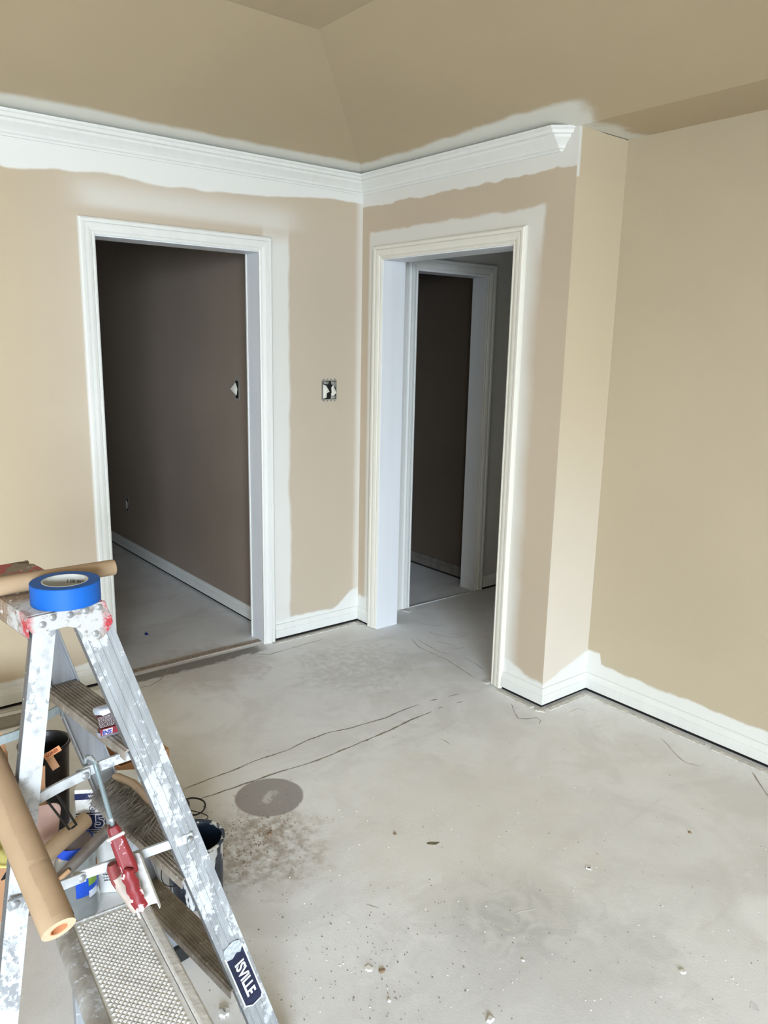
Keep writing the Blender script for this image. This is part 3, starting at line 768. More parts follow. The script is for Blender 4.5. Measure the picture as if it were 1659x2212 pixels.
# ------------------------------------------------------------------ candy wrapper on the top tread
WR = plain('dark brown wrapper', srgb(62, 26, 26), .35, var=.2); FOIL = plain('silver foil', srgb(178, 186, 200), .3, .7, bump=.4, scale=60)
wp = LM @ Vector((.028, .052, .887)); vd = (CAM-wp); vd.z = 0; vd.normalize(); wx = Vector((-vd.y, vd.x, 0))
WMx = Matrix(((wx.x, -vd.x, 0, wp.x), (wx.y, -vd.y, 0, wp.y), (0, 0, 1, wp.z), (0, 0, 0, 1))) @ Matrix.Rotation(R(-9), 4, 'Y')
wr = empty('candy_wrapper', WMx, label='crumpled brown and silver candy bar wrapper on top ladder step', category='wrapper')
m = MB(); rings = []; hgt = .060
def wsec(f_, seg=24):
    z = .001+hgt*f_; bul = math.sin(PI*min(1, max(0, f_)))**.5; a_ = .021+.003*math.sin(f_*9); b_ = .004+.010*bul
    return [((a_+.0012*math.sin(k*2.1+f_*23))*math.cos(2*PI*k/seg), (b_+.001*math.sin(k*1.7+f_*31))*math.sin(2*PI*k/seg), z) for k in range(seg)]
MB().loft([wsec(f_) for f_ in (.18, .3, .42, .54, .66, .80)]).build('label_band', WR, wr, smooth=True)
MB().loft([[(x*.97, y*.97, z) for x, y, z in wsec(f_)] for f_ in (.78, .88, .95, 1.0)]).build('foil_end', FOIL, wr, smooth=True)
MB().loft([[(x*.97-.004, y*.97, z) for x, y, z in wsec(f_)] for f_ in (0, .08, .14, .20)]).build('foil_end', FOIL, wr, smooth=True)
WRW = plain('wrapper white print', srgb(186, 180, 180), .4); WRR = plain('wrapper red', srgb(110, 18, 32), .35); WRB = plain('wrapper blue', srgb(40, 50, 130), .4)
MY = Matrix.Translation((0, -.0155, 0)) @ Matrix.Rotation(PI/2, 4, 'X')
MB().prism([(-.019, .0105), (.020, .0105), (.020, .024), (-.019, .024)], .0006, MY).build('red_band', WRR, wr)
MB().prism([(-.017, .012), (.001, .012), (.004, .0225), (-.013, .0225)], .0006, Matrix.Translation((0, -.0008, 0)) @ MY).build('white_panel', WRW, wr)
text_mesh('SNI', .0105, WRB, wr, Matrix.Translation((-.0062, -.0175, .0172)) @ Matrix.Rotation(PI/2, 4, 'X') @ Matrix.Rotation(PI, 4, 'Z'), bold=.0005, shear=.25)
m = MB()
for k in range(9):
    z = .0275+k*.0024; rr = random.Random(k); x = -.017
    while x < .016:
        l_ = rr.uniform(.001, .003); m.box((x, -.0168, z), (x+l_, -.0155, z+.0008)); x += l_+.0012
m.build('small_print', WRW, wr)['kind'] = 'stuff'

# ================================================================== caulk gun hung from the upper spreader
RED = Mat('red enamel with paint runs', .35, 0, .5); _a = RED.noise(40, 4, .6); _b = RED.noise(140, 3, .6)
RED.color(RED.mix(RED.mix(srgb(100, 24, 28), srgb(140, 36, 42), _a), srgb(196, 176, 176), _a.sm(.545, .565))); RED = RED.m
RODM = ladder_metal('painted steel rod', .42, (.20, .25, .26))
DUSTRED = plain('dusty red enamel', srgb(128, 60, 58), .6, var=.2)
PWHITE = plain('thick white dried paint', srgb(206, 202, 197), .6, var=.06, scale=80, bump=.8)
hk = LMI @ at(205, 1648, .872); bd = LMI @ at(247, 1795, .735); en = LMI @ at(307, 1948, .600)
gun = empty('caulk_gun', LM @ frame(hk, bd-hk, (0, -1, 0)), label='red caulking gun caked in white paint, hung by its rod hook from ladder spreader', category='caulk gun')
GI = gun.matrix_world.inverted() @ LM
g0, g1, g2 = GI @ hk, GI @ bd, GI @ en
gc = GI.to_3x3()
out = (gun.matrix_world.inverted().to_3x3() @ (CAM - gun.matrix_world.translation)).normalized()
lft = (gun.matrix_world.inverted().to_3x3() @ (-right)).normalized()
hx = hk.x
hook = [GI @ Vector(p) for p in ((hx-.004, .034, .846), (hx-.004, .035, .862), (hx-.003, .030, .874), (hx-.001, .018, .878), (hx, .006, .873), (hx+.001, .001, .860))]
hook = hook + [hook[-1].lerp(g1, .3), g1]
MB().tube(hook, .0042, 10).build('plunger_rod', RODM, gun, smooth=True)
ax = (g2-g1).normalized(); sd = ax.cross(out).normalized(); ot = sd.cross(ax).normalized()
if sd.dot(lft) > 0: sd = -sd                         # sd points to the right in the view
GF = Matrix(((sd.x, ot.x, ax.x, g1.x), (sd.y, ot.y, ax.y, g1.y), (sd.z, ot.z, ax.z, g1.z), (0, 0, 0, 1)))   # x right, y toward viewer, z along gun
gl = (g2-g1).length
m = MB(); m.loft([[(x*.017*k_*.86, y*.012, z) for x, y in ((-1, -1), (1, -1), (1, .7), (.6, 1), (-.6, 1), (-1, .7))] for z, k_ in ((-.012, .62), (.0, .8), (.02, .95), (.07, 1.05), (.085, .95))], M=GF)
m.build('body', RED, gun, bevel=.002)
MB().box((-.017, .008, .003), (.015, .015, .009), GF).build('thumb_release', PWHITE, gun, bevel=.002)
# trigger housing to the left
m = MB(); m.tube([GF @ Vector(p) for p in ((-.024, -.006, .055), (-.025, -.006, .062), (-.025, -.006, .085), (-.020, -.008, .12))], [.009, .0125, .013, .011], 16, flat=.8).build('trigger', DUSTRED, gun, smooth=True)
m = MB(); m.tube([GF @ Vector(p) for p in ((-.023, -.005, .078), (-.021, -.006, .10), (-.016, -.008, .125), (-.012, -.010, .155))], [.0135, .014, .014, .012], 16, flat=.8).build('grip', plain('grey caked grip', srgb(170, 156, 145), .7, var=.15, bump=.5), gun, smooth=True)
# half-pipe cradle: red inside, white dried paint outside
def halfpipe(r, t, z0, z1, a0, a1, seg=20):
    ri_, rings = r-t, []
    for z in [z0+(z1-z0)*k/10 for k in range(11)]:
        outer = [(.006+r*math.cos(a0+(a1-a0)*k/seg), r*math.sin(a0+(a1-a0)*k/seg), z) for k in range(seg+1)]
        inner = [(.006+ri_*math.cos(a0+(a1-a0)*k/seg), ri_*math.sin(a0+(a1-a0)*k/seg), z) for k in range(seg, -1, -1)]
        rings.append(outer+inner)
    return MB().loft(rings, M=GF)
halfpipe(.0215, .0015, .062, gl+.022, R(150), R(395)).build('cradle', PWHITE, gun, smooth=True)
m = MB(); rn = []
for k in range(13):
    f_ = k/12; z = .066+(gl-.058)*f_; hwid = .012*(math.sin(PI*min(1, f_*3+.12)/1.0) if f_ < .13 else (1 if f_ < .9 else math.sqrt(max(.05, 1-((f_-.9)/.1)**2))))
    if f_ < .13: hwid = .012*math.sin(PI/2*min(1, (f_+.02)/.15))
    rn.append([(-.005+hwid*x+.0015*math.sin(k*1.9), y, z) for x, y in ((-1, .015), (-.5, .0205), (0, .0225), (.5, .0215), (1, .018), (.5, .010), (-.5, .010))])
m.loft(rn, M=GF); m.build('barrel_face', RED, gun, smooth=True)

# ================================================================== step platform with dimpled deck
DZ = .40
p0, p1 = LMI @ at(157, 1998, DZ), LMI @ at(290, 1948, DZ)
pl_ = LM @ Vector((p0.x, p0.y, 0))
dx = (LM @ p1 - LM @ p0); dx.z = 0; DW = dx.length
plat = empty('work_platform', frame((pl_.x, pl_.y, 0), (0, 0, 1), dx), label='aluminium work platform with dimpled white deck, standing under the ladder in bottom left corner', category='step stool')
DL = .56
DECK = Mat('white-crusted deck', .7, 0, .3); _a = DECK.noise(30, 4, .6); _b = DECK.noise(120, 3, .6)
DECK.color(DECK.mix(srgb(222, 221, 219), srgb(204, 202, 199), _a.sm(.45, .65))); DECK.bump(_b, .2, .001); DECK = DECK.m
SIDEM = ladder_metal('platform side metal', .45, (.44, .44, .43), .3)
MB().box((0, -DL, DZ-.006), (DW, 0, DZ-.0005)).build('deck', DECK, plat)
# dimples: pyramids in staggered rows
dm = MB(); px_ = .0117; py_ = .0127; r_ = 0; y = -.012
while y > -DL+.012:
    x = .010 + (px_/2 if r_ % 2 else 0)
    while x < DW-.008:
        a_ = .0056
        dm.add([(x-a_, y, DZ-.0006), (x, y-a_*1.05, DZ-.0006), (x+a_, y, DZ-.0006), (x, y+a_*1.05, DZ-.0006), (x, y, DZ+.0022)], [(0, 1, 4), (1, 2, 4), (2, 3, 4), (3, 0, 4)])
        x += px_
    y -= py_/2*1.02; r_ += 1
dm.build('dimples', DECK, plat)['kind'] = 'stuff'
# right edge rail, end lips, rounded left skirt
MB().box((DW+.002, -DL-.01, DZ-.05), (DW+.026, .035, DZ+.004)).build('edge_rail', PWHITE, plat, bevel=.005, label='edge rail thick with white paint')
MB().box((-.002, .0, DZ-.05), (DW, .006, DZ+.003)).build('end_lip', SIDEM, plat, bevel=.002)
MB().box((-.002, -DL-.006, DZ-.05), (DW, -DL, DZ+.003)).build('end_lip', SIDEM, plat, bevel=.002)
sk = MB(); pf = [(0, DZ+.001)] + [(-.026+.026*math.cos(R(90+k*-1+0)) , DZ) for k in ()]
pf = [(-.001, DZ+.002)]
for k in range(9):
    a = R(90+k*15); pf.append((-.014+.022*math.cos(a), DZ-.020+.022*math.sin(a)))
pf += [(-.022, DZ-.075), (-.018, DZ-.095), (-.014, DZ-.075)]
for k in range(8, -1, -1):
    a = R(90+k*15); pf.append((-.014+.018*math.cos(a), DZ-.020+.018*math.sin(a)))
pf += [(-.001, DZ-.003)]
sk.loft([[(x, -DL, z) for x, z in pf], [(x, -.005, z) for x, z in pf]]).build('side_skirt', SIDEM, plat, smooth=True, label='rounded grey side skirt streaked with paint')
for lx in (-.012, DW+.004):
    for ly, spl in ((-.03, .03), (-DL+.03, -.06)):
        tp_ = [(lx, ly, DZ-.03), (lx, ly+spl, .004)]
        rings = [[(x+a, y+b, z) for a, b in ((0, -.014), (.020, -.014), (.020, .014), (0, .014))] for x, y, z in tp_]
        lg = MB().loft(rings).build('leg', LM_C, plat, bevel=.002)
        MB().box((lx-.003, ly+spl-.017, 0), (lx+.023, ly+spl+.017, .02)).build('rubber_foot', plain('rubber', (.03, .03, .03), .8), lg, bevel=.002)

# ================================================================== clutter behind the ladder
# black pail, empty, with white drips
def mat_pail(wh=.5):
    m = Mat('black pail with runs', .4, 0, .5); a = m.noise(22, 4, .6, stretch=(1, 1, .22)); b = m.noise(40, 3)
    top = m.z.sm(.10, .17); msk = (a + top*.22 + b*.1).sm(.66, .69)*(1 - m.z.sm(.1765, .1785)*b.sm(.38, .5))
    c = m.mix(srgb(26, 32, 44), srgb(46, 62, 84), b.sm(.4, .6)); c = m.mix(c, srgb(222, 224, 226), msk)
    return m.color(c).bump(msk, .4, .002).m
PBLACK = plain('black plastic', (.012, .012, .014), .35, var=.3, spec=.5)
INNER = plain('blue-black dried paint', srgb(28, 40, 58), .3, var=.35, scale=14, spec=.5)
def pail(name, c, r, h, label, mat, inner, taper=.93, handle=None, wall=.003):
    e = empty(name, Matrix.Translation((c.x, c.y, 0)), label=label, category='pail')
    MB().lathe([(0, .001), (r*taper, .001), (r*taper, .004), (r*.985, h-.012), (r, h-.010), (r+.004, h-.007), (r+.004, h-.001), (r+.001, h), (r-.004, h-.002), (r-.006, h-.006), (r-.006, h-.012)], 56).build('body', mat, e, smooth=True)
    MB().lathe([(r-.0062, h-.008), (r-.010, h-.02), (r*taper-.006, .006), (0, .0055)], 48).build('inside', inner, e, smooth=True)
    if handle:
        pts = [Vector((r*1.02*math.cos(t)*handle[0].x, r*1.02*math.cos(t)*handle[0].y, h-.03)) + Vector((handle[1].x, handle[1].y, handle[1].z))*math.sin(t) for t in [PI*k/20 for k in range(21)]]
        MB().tube(pts, .0016, 6).build('handle', plain('handle wire', (.05, .05, .05), .4, .6), e, smooth=True)
    return e
pc = at(421, 1806, .19)
pail('paint_pail', pc, .0815, .19, 'empty black paint pail with white drips, behind the near ladder rail', mat_pail(), INNER, handle=(Vector((1, .1, 0)), Vector((-.02, -.09, -.10))))
pc2 = at(362, 1742, .12)
pail('paint_pail', pc2, .066, .12, 'small black pail half hidden behind ladder rail, with wire handle folded out', PBLACK, INNER,
     handle=(Vector((.3, 1, 0)), Vector((.10, .07, .004))))
# coil of black cable next to it
co = at(412, 1742, .02)
m = MB(); m.tube([(co.x+.045*math.cos(t)*(1+.08*math.sin(3*t)), co.y+.05*math.sin(t), .012+.010*math.sin(t*.5)) for t in [2*PI*k/40 for k in range(41)]], .0030, 6)
tag(m.build('cable_loop', PBLACK, smooth=True), 'black cable loop on the floor above the drip-covered pail', 'cable')

# black bucket far left
bc = at(95, 1602, .30)
pail('bucket', bc, .078, .30, 'plain black plastic bucket standing behind the cardboard boxes', PBLACK, PBLACK, taper=.78)

CARD = Mat('brown cardboard', .8, 0, .15); _a = CARD.noise(6, 3); CARD.color(CARD.mix(srgb(176, 132, 98), srgb(196, 152, 116), _a)); CARD = CARD.m
CARDD = plain('cardboard inside', srgb(120, 84, 60), .85)
def carton(loc, ang, wx_, wy, h, label, flaps=(40, 60, 110, 30), name='cardboard_box', tilt=0.):
    e = empty(name, Matrix.Translation((loc.x, loc.y, loc.z)) @ Matrix.Rotation(R(ang), 4, 'Z') @ Matrix.Rotation(R(tilt), 4, 'X'), label=label, category='box')
    t = .004; a, b = wx_/2, wy/2
    MB().box((-a, -b, 0), (a, b, t)).build('bottom', CARD, e)
    for lo, hi in (((-a, -b, t), (a, -b+t, h)), ((-a, b-t, t), (a, b, h)), ((-a, -b+t, t), (-a+t, b-t, h)), ((a-t, -b+t, t), (a, b-t, h))):
        MB().box(lo, hi).build('side_panel', CARD, e)
    fl_ = .07
    for k, (fx_, fy, rz, wl) in enumerate(((0, -b, 0, wx_), (a, 0, 90, wy), (0, b, 180, wx_), (-a, 0, 270, wy))):
        if flaps[k] is None: continue
        Mx = Matrix.Translation((fx_, fy, h)) @ Matrix.Rotation(R(rz), 4, 'Z') @ Matrix.Rotation(R(flaps[k]-90), 4, 'X')
        MB().box((-wl/2+.002, -t, 0), (wl/2-.002, 0, fl_), Mx @ Matrix.Rotation(0, 4, 'X')).build('flap', CARD, e)
    return e
c1 = at(28, 1720, .0); c1.z = 0
carton(L(.135, 1.39, 0), 96.4, .20, .20, .26, 'open brown cardboard box at left edge behind the ladder rear rail', (60, 20, 100, 150))
nbox = carton(L(.175, 1.062, 0), 96.4, .14, .11, .27, 'narrow brown cardboard box with orange printed strip, standing in front of black bucket', (100, None, None, 70))
bx3 = at(268, 1800, .0)
carton(at(292, 1745, 0), 96.4, .18, .18, .23, 'orange-brown cardboard box with dark open inside, behind the dusting brush', (None, None, None, None))
# orange tag
tg = at(113, 1626, .309); tM = frame((tg.x, tg.y, tg.z), -cf, right) @ Matrix.Rotation(R(32), 4, 'Z')
ORG = plain('orange card', srgb(226, 158, 112), .7)
bits = [MB().box((-.030, -.009, -.001), (.030, .009, .001), tM).build('printed_strip', ORG, label='orange printed strip with lettering'),
        text_mesh('COINER', .0135, plain('tag print', srgb(140, 50, 30), .7), None, tM @ Matrix.Translation((0, 0, .0013)), bold=.0003, sx=.9),
        MB().add([tM @ Vector(p) for p in ((-.0300, -.008, -.0010), (-.004, -.008, -.0010), (-.004, -.05, -.0010), (-.03, -.05, -.0010), (-.0300, -.008, -.0030), (-.004, -.008, -.0030), (-.004, -.05, -.0030), (-.03, -.05, -.0030))],
                 [(0, 1, 2, 3), (7, 6, 5, 4), (0, 4, 5, 1), (1, 5, 6, 2), (2, 6, 7, 3), (3, 7, 4, 0)]).build('upright_flap', CARD)]
for o in bits: o.parent = nbox; o.matrix_parent_inverse = nbox.matrix_world.inverted()

# caulk case
CW_ = plain('case white', srgb(214, 214, 212), .5, var=.04); NAVY = plain('case navy', srgb(34, 38, 78), .5); BLK = plain('case black print', srgb(30, 30, 38), .5)
tl = at(160, 1708, .34); vh = (tl-CAM); vh.z = 0; vh.normalize(); cdx = Matrix.Rotation(R(-15), 3, 'Z') @ Vector((vh.y, -vh.x, 0))
case = empty('caulk_case', frame((tl.x, tl.y, 0), (0, 0, 1), cdx), label='white and navy carton of caulk with large number 50, below the dusting brush', category='box')
CWD, CH = .20, .34
MB().box((0, 0, .001), (CWD, .10, CH)).build('carton', CW_, case, bevel=.002)
MF = lambda x, z, d=.0: Matrix.Translation((x, -.0012-d, z)) @ Matrix.Rotation(PI/2, 4, 'X')
def band(z0, z1, mat, nm='band', x0=0., x1=CWD): MB().box((x0, -.0010, CH-z1), (x1, -.0002, CH-z0)).build(nm, mat, case)
band(.011, .030, NAVY, 'navy_band'); band(.073, .0765, BLK, 'rule'); band(.0795, .126, NAVY, 'navy_band'); band(.1285, .1315, BLK, 'rule')
text_mesh('WHITE', .0115, CW_, case, MF(.0375, CH-.0205), bold=.0004, align='LEFT')
text_mesh('WHITE', .0145, BLK, case, MF(.0575, CH-.0605), bold=.0005, shear=.3, align='LEFT')
text_mesh('50', .054, CW_, case, MF(.078, CH-.103), bold=.0034, sx=1.0)
text_mesh('50', .054, NAVY, case, MF(.078, CH-.103, .0007), bold=.0010, sx=1.0)
text_mesh('SILICONIZED ACRYLIC', .0095, BLK, case, MF(.0725, CH-.1375), bold=.0004, sx=.95)
text_mesh('LATEX', .0095, BLK, case, MF(.060, CH-.150), bold=.0004, sx=1.1)
text_mesh('CAULK', .0095, BLK, case, MF(.060, CH-.1615), bold=.0004, sx=1.1)
text_mesh('101-0323', .0105, BLK, case, MF(.080, CH-.267), bold=.0004)
text_mesh('WEATHER', .0065, BLK, case, MF(.080, CH-.277), bold=.0003)
text_mesh('12-10.1 FL OZ', .0065, BLK, case, MF(.082, CH-.287), bold=.0002)
text_mesh('(300 ML)', .0065, BLK, case, MF(.078, CH-.296), bold=.0002)
m = MB()                                                   # little round figure emblem: ring, belly mark, head with cap, feet
def ringp(r0, r1, x, z, n=20):
    vs = [(x+q_*math.cos(2*PI*k/n), -.0016, z+q_*1.1*math.sin(2*PI*k/n)) for q_ in (r0, r1) for k in range(n)]
    m.add(vs, [(k, (k+1) % n, n+(k+1) % n, n+k) for k in range(n)])
ex, ez = .0465, CH-.060
ringp(.0068, .0090, ex, ez); m.prism([(.0030*math.cos(t), .0034*math.sin(t)) for t in [2*PI*k/12 for k in range(12)]], .0004, MF(ex, ez+.0135))
m.prism([(-.0048, 0), (.0048, 0), (.003, .004), (-.003, .004)], .0004, MF(ex, ez+.0155))
m.prism([(-.006, -.006), (.006, -.006), (.0045, -.0025), (-.0045, -.0025)], .0004, MF(ex, ez)); m.prism([(-.003, -.001), (-.001, .004), (0, .001), (.001, .004), (.003, -.001)], .0004, MF(ex, ez))
m.prism([(-.007, -.013), (-.003, -.013), (-.003, -.010), (-.006, -.010)], .0004, MF(ex, ez)); m.prism([(.003, -.013), (.007, -.013), (.006, -.010), (.003, -.010)], .0004, MF(ex, ez))
m.build('emblem', NAVY, case, fix=False)

# clear plastic jar with blue lid
CLEAR = Mat('clear jar plastic', .08, 0, .5); CLEAR.color((.82, .86, .86)); CLEAR.b.inputs['Transmission Weight'].default_value = .85; CLEAR.b.inputs['IOR'].default_value = 1.2; CLEAR = CLEAR.m
jc = at(160, 1812, .235)
jar = empty('plastic_jar', Matrix.Translation((jc.x, jc.y, 0)), label='big clear plastic jar with blue lid and blue label, under a short kraft roll', category='jar')
jr = .056
MB().lathe([(0, .001), (jr*.9, .001), (jr*1.02, .012), (jr*1.05, .05), (jr*.97, .075), (jr, .10), (jr, .17), (jr*.85, .195), (jr*.82, .21), (jr*.80, .21), (jr*.98-.001, .168), (jr-.002, .10), (jr*.97-.002, .075), (jr*1.03, .05), (jr*.9, .004), (0, .004)], 48).build('jar_body', CLEAR, jar, smooth=True)
MB().lathe([(jr*.88, .205), (jr*.90, .203), (jr*.92, .212), (jr*.92, .228), (jr*.90, .232), (jr*.84, .232)], 48).build('lid_rim', plain('blue lid', srgb(24, 72, 190), .35, spec=.5), jar, smooth=True)
MB().lathe([(0, .229), (jr*.86, .230), (jr*.86, .226)], 40).build('lid_top', plain('dusty lid top', srgb(150, 140, 142), .6), jar)
MB().lathe([(0, .006), (jr*.86, .006), (jr*.93, .02), (jr*.90, .060), (0, .066)], 32).build('contents', plain('dark hardware', srgb(74, 66, 62), .5, var=.5, scale=40), jar, smooth=True)
va = math.atan2(CAM.y-jc.y, CAM.x-jc.x)
def label_arc(a0, a1, z0, z1, r_, mat, nm):
    m = MB(); n = 12; rg = []
    for zz in (z0, z1): rg.append([(r_*math.cos(a0+(a1-a0)*k/n), r_*math.sin(a0+(a1-a0)*k/n), zz) for k in range(n+1)])
    m.loft(rg, closed=False); return m.build(nm, mat, jar, smooth=True)
label_arc(va-R(5), va+R(88), .085, .150, jr+.0012, plain('blue label', srgb(28, 74, 180), .4), 'label')
label_arc(va+R(30), va+R(62), .112, .140, jr+.0020, plain('label green', srgb(120, 150, 60), .4), 'label_print')
label_arc(va+R(70), va+R(90), .140, .168, jr+.0020, plain('label orange', srgb(230, 150, 60), .4), 'label_print')
label_arc(va+R(30), va+R(60), .075, .096, jr+.0012, plain('label barcode', srgb(196, 204, 214), .4), 'barcode')

# short kraft roll lying on the jar, grey pipe and sticks
ka = at(62, 1878, .262); kb = at(184, 1772, .262)
paper_roll('kraft_paper_roll', ka, kb, .0235, .0235, .012, 'short brown kraft paper roll resting on the blue jar lid')
def dowel(name, a, b, r_, mat, label, cat):
    o = MB().tube([a, b], r_, 20).build(name, mat, smooth=True); return tag(o, label, cat)
ppa = at(60, 1968, .10); ppb = at(237, 1788, .325)
e = empty('metal_pipe', None, label='dull grey metal pipe leaning across the jar toward the caulk carton', category='pipe')
MB().lathe([(.0155, 0), (.0155, (ppb-ppa).length), (.0130, (ppb-ppa).length), (.0130, 0), (.0155, 0)], 24, frame(ppa, ppb-ppa, (0, 0, 1))).build('pipe', plain('dull grey pipe', srgb(112, 104, 98), .5, .4), e, smooth=True)
dowel('stir_stick', at(100, 1925, .20), at(150, 1880, .225), .006, plain('wood stick', srgb(176, 140, 104), .7), 'short wooden stir stick beside the grey pipe', 'stick')

# wire roller frame
WB = plain('dark wire', (.03, .028, .026), .45, .5)
e = empty('roller_frame', None, label='dark bent wire paint roller frame resting on the short kraft roll', category='roller frame')
P = [at(88, 1712, .36), at(150, 1792, .30), at(165, 1782, .30), at(113, 1700, .36)]
MB().tube([P[0], P[0].lerp(P[1], .5), P[1], P[1].lerp(P[2], .5), P[2], P[2].lerp(P[3], .5), P[3]], .0034, 8).build('frame', WB, e, smooth=True)
# pinkish brown board with rounded corner
bp = at(96, 1790, .235); bM = frame((bp.x, bp.y, bp.z), (CAM-bp)+Vector((0, 0, .8)), right) @ Matrix.Rotation(R(18), 4, 'Z')
rc = [(-.05, -.06), (.028, -.06)] + [(.028+.02*math.cos(t)-.0, .045+.02*math.sin(t)) for t in (R(0), R(30), R(60), R(90))] + [(-.05, .065)]
tag(MB().prism(rc, .006, bM).build('plastic_tray', plain('pinkish brown plastic', srgb(168, 138, 128), .5, var=.1), bevel=.002), 'pinkish brown rounded tray edge behind the rear ladder rail', 'tray')

# dusting brush with wooden block and grey bristles
WOOD = Mat('worn wood block', .6, 0, .3); _g = WOOD.noise(40, 4, stretch=(.15, 1, 1)); WOOD.color(WOOD.mix(srgb(158, 134, 110), srgb(184, 160, 134), _g)); WOOD = WOOD.m
zb = .650
b0 = at(246, 1676, zb); b1 = at(288, 1694, zb+.004); b2 = at(345, 1752, zb-.008)
br = empty('dusting_brush', None, label='wide dusting brush with long grey bristles and wooden block, lying on the middle ladder step', category='brush')
bpts = [b0.lerp(b1, k/5) for k in range(5)] + [b1.lerp(b2, k/6) for k in range(7)]
MB().tube(bpts, [.006]+[.010]*10+[.007], 12, flat=.8).build('block', WOOD, br, smooth=True)
BR1 = plain('grey bristles', srgb(178, 174, 170), .7, var=.3, scale=30)
bm_ = MB(); rnd = random.Random(11)
BR2 = plain('dark bristles', srgb(110, 105, 102), .7); bm2_ = MB()
down_l = (at(192, 1742, zb-.008)-b0); down_r = (at(275, 1806, zb-.008)-b2)
for k in range(3600):
    f_ = rnd.random(); i = f_*(len(bpts)-1); a = bpts[int(i)].lerp(bpts[min(len(bpts)-1, int(i)+1)], i-int(i))
    d = down_l.lerp(down_r, f_).normalized(); lay_ = rnd.uniform(-1, 1)
    spread = Vector((rnd.gauss(0, .16), rnd.gauss(0, .16), rnd.gauss(0, .12)-.02+lay_*.10))
    ln_ = rnd.uniform(.066, .098)
    a = a + Vector((rnd.uniform(-.004, .004), rnd.uniform(-.004, .004), -.008+rnd.uniform(-.006, .006)))
    t = a + (d+spread).normalized()*ln_; mid = a.lerp(t, .5)+Vector((rnd.uniform(-.003, .003), rnd.uniform(-.003, .003), .003)); wv = right*.00075
    (bm2_ if rnd.random() < .3 else bm_).add([a-wv, a+wv, mid-wv, mid+wv, t], [(0, 1, 3, 2), (2, 3, 4)])
bo = bm_.build('bristles', BR1, br, fix=False); bo['kind'] = 'stuff'; bm2_.build('bristles', BR2, br, fix=False)['kind'] = 'stuff'

# left edge: yellow sponge cloth on a printed box
yb = at(2, 1925, 0)
cb = carton(L(.005, .93, 0), 96.4, .16, .16, .20, 'brown printed cardboard box at left edge with black figure 4', (None, None, None, None))
text_mesh('4', .05, BLK, cb, Matrix.Translation((.058, -.081, .13)) @ Matrix.Rotation(PI/2, 4, 'X'), bold=.001)
yc = MB(); n = 14; c0 = at(-40, 1850, .24)
vs = [(c0.x+(i-n/2)*.012+.004*math.sin(j*1.3), c0.y+(j-n/2)*.012+.004*math.sin(i), c0.z+.028*math.exp(-((i-n/2)**2+(j-n/2)**2)/30)+.007*math.sin(i*1.1)*math.cos(j*.9)) for i in range(n+1) for j in range(n+1)]
fs = [(i*(n+1)+j, (i+1)*(n+1)+j, (i+1)*(n+1)+j+1, i*(n+1)+j+1) for i in range(n) for j in range(n)]
yo = yc.add(vs, fs).build('yellow_cloth', plain('pale yellow cloth', srgb(206, 196, 120), .85, var=.1), smooth=True)
sm = yo.modifiers.new('thick', 'SOLIDIFY'); sm.thickness = .004
tag(yo, 'crumpled pale yellow cloth on box at far left edge', 'cloth')
# flat grey strip on the floor by the left wall
g0_, g1_ = at(-60, 1580, 0), at(60, 1552, 0)
Mx = frame((g0_.x, g0_.y, 0), (0, 0, 1), g1_-g0_)
tag(MB().box((0, -.05, .0004), ((g1_-g0_).length, .05, .012), Mx).build('floor_strip', plain('thin grey strip', srgb(146, 140, 132), .8), bevel=.002), 'thin grey strip flat on the floor near left wall', 'board')

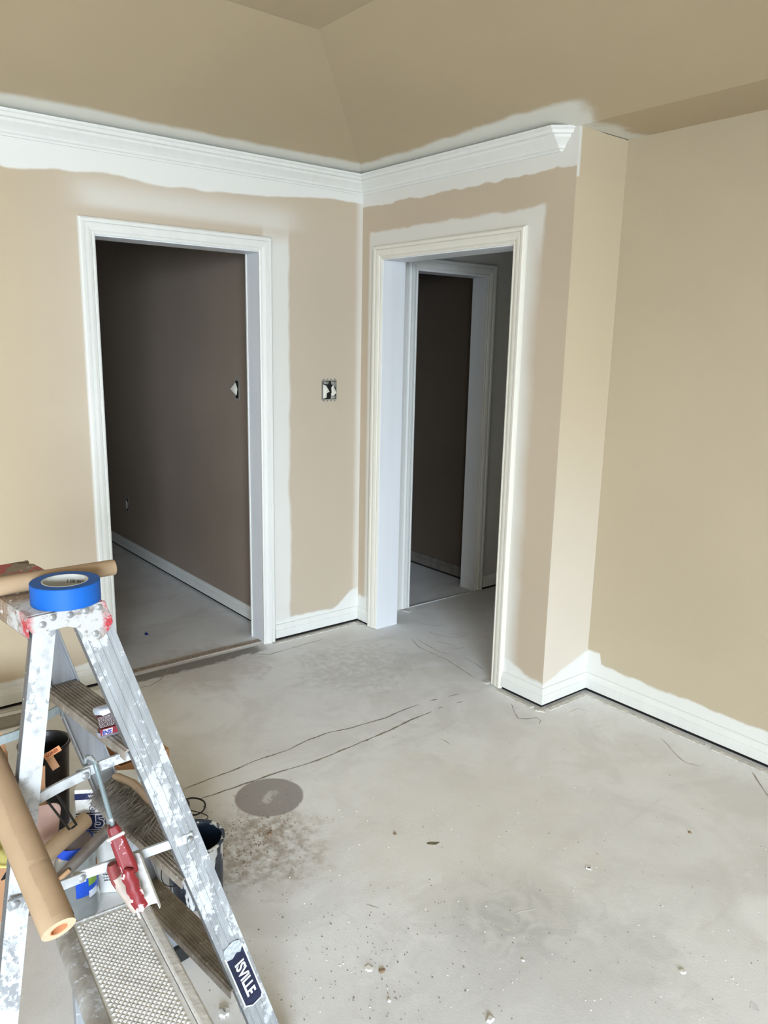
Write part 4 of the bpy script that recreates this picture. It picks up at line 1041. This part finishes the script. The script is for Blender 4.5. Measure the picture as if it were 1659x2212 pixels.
# ------------------------------------------------------------------ small items on the floor
pg = at(484, 2190, .0)
e = empty('anchor_cap', Matrix.Translation((pg.x, pg.y, 0)), label='small white notched plastic cap lying on floor beside ladder foot', category='cap')
gear = []
for k in range(24):
    t = 2*PI*k/24; rr = .0135 if (k//2) % 2 else .0105; gear.append((rr*math.cos(t), rr*math.sin(t)))
MB().prism(gear, .008).build('rim', plain('white nylon', srgb(226, 226, 224), .5), e, bevel=.0008)
MB().box((-.0065, -.002, .008), (.0065, .002, .0105)).build('slot_bar', plain('grey slot', srgb(150, 148, 146), .5), e, bevel=.0006)
pp = at(1272, 1875)
e = empty('paper_scrap', Matrix.Translation((pp.x, pp.y, .0006)) @ Matrix.Rotation(R(30), 4, 'Z'), label='tiny white printed paper square alone on the open floor', category='scrap')
MB().box((-.009, -.009, 0), (.009, .009, .001)).build('paper', plain('paper white', srgb(240, 240, 240), .6), e)
MB().box((-.005, -.002, .001), (.005, .002, .0013)).build('print', BLK, e)
pp = at(316, 1370)
tag(MB().add([(pp.x-.014, pp.y-.006, .0005), (pp.x+.012, pp.y-.009, .0005), (pp.x+.016, pp.y+.008, .0005), (pp.x-.008, pp.y+.010, .0005), (pp.x, pp.y, .012)], [(0, 1, 4), (1, 2, 4), (2, 3, 4), (3, 0, 4), (0, 3, 2, 1)]).build('tape_scrap', plain('dark blue scrap', srgb(20, 30, 120), .6)), 'crumpled dark blue tape scrap on floor of the far room', 'scrap')
def chip(px, py, s, mat, label, cat='chip', name='plaster_chip', h=.5, grp=None):
    p = at(px, py); r0 = random.Random(int(px)); n = 7
    ring = [(p.x+s*r0.uniform(.6, 1)*math.cos(2*PI*k/n), p.y+s*r0.uniform(.6, 1)*math.sin(2*PI*k/n), .0004) for k in range(n)]
    topr = [(p.x+(x-p.x)*.6, p.y+(y-p.y)*.6, s*h) for x, y, z in ring]
    return tag(MB().loft([ring, topr]).build(name, mat), label, cat, grp)
CHW = plain('plaster chip', srgb(226, 224, 220), .8); CHB = plain('brown chip', srgb(140, 118, 96), .8)
chip(583, 1802, .012, CHB, 'brown plaster lump with pale top on dirt beside pail')
chip(853, 1802, .008, CHB, 'dark crumb left of the oily floor stain')
chip(1490, 1799, .008, CHB, 'dark pebble on open floor at right, below the wall tack strip')
chip(797, 2091, .016, CHW, 'flat white plaster flake on floor right of ladder foot', h=.15)
chip(825, 2097, .012, CHB, 'elongated grey-brown chip beside the white plaster flake', h=.3)
chip(841, 2162, .007, CHW, 'small curled white chip near the bottom edge of the floor')
chip(1059, 2203, .014, CHW, 'white plaster crumb at the very bottom of the floor', h=.4)
chip(1475, 2100, .013, CHW, 'white flake on the right part of the near floor', h=.3)
chip(1130, 2075, .006, CHW, 'tiny white pebble in the middle of the near floor')
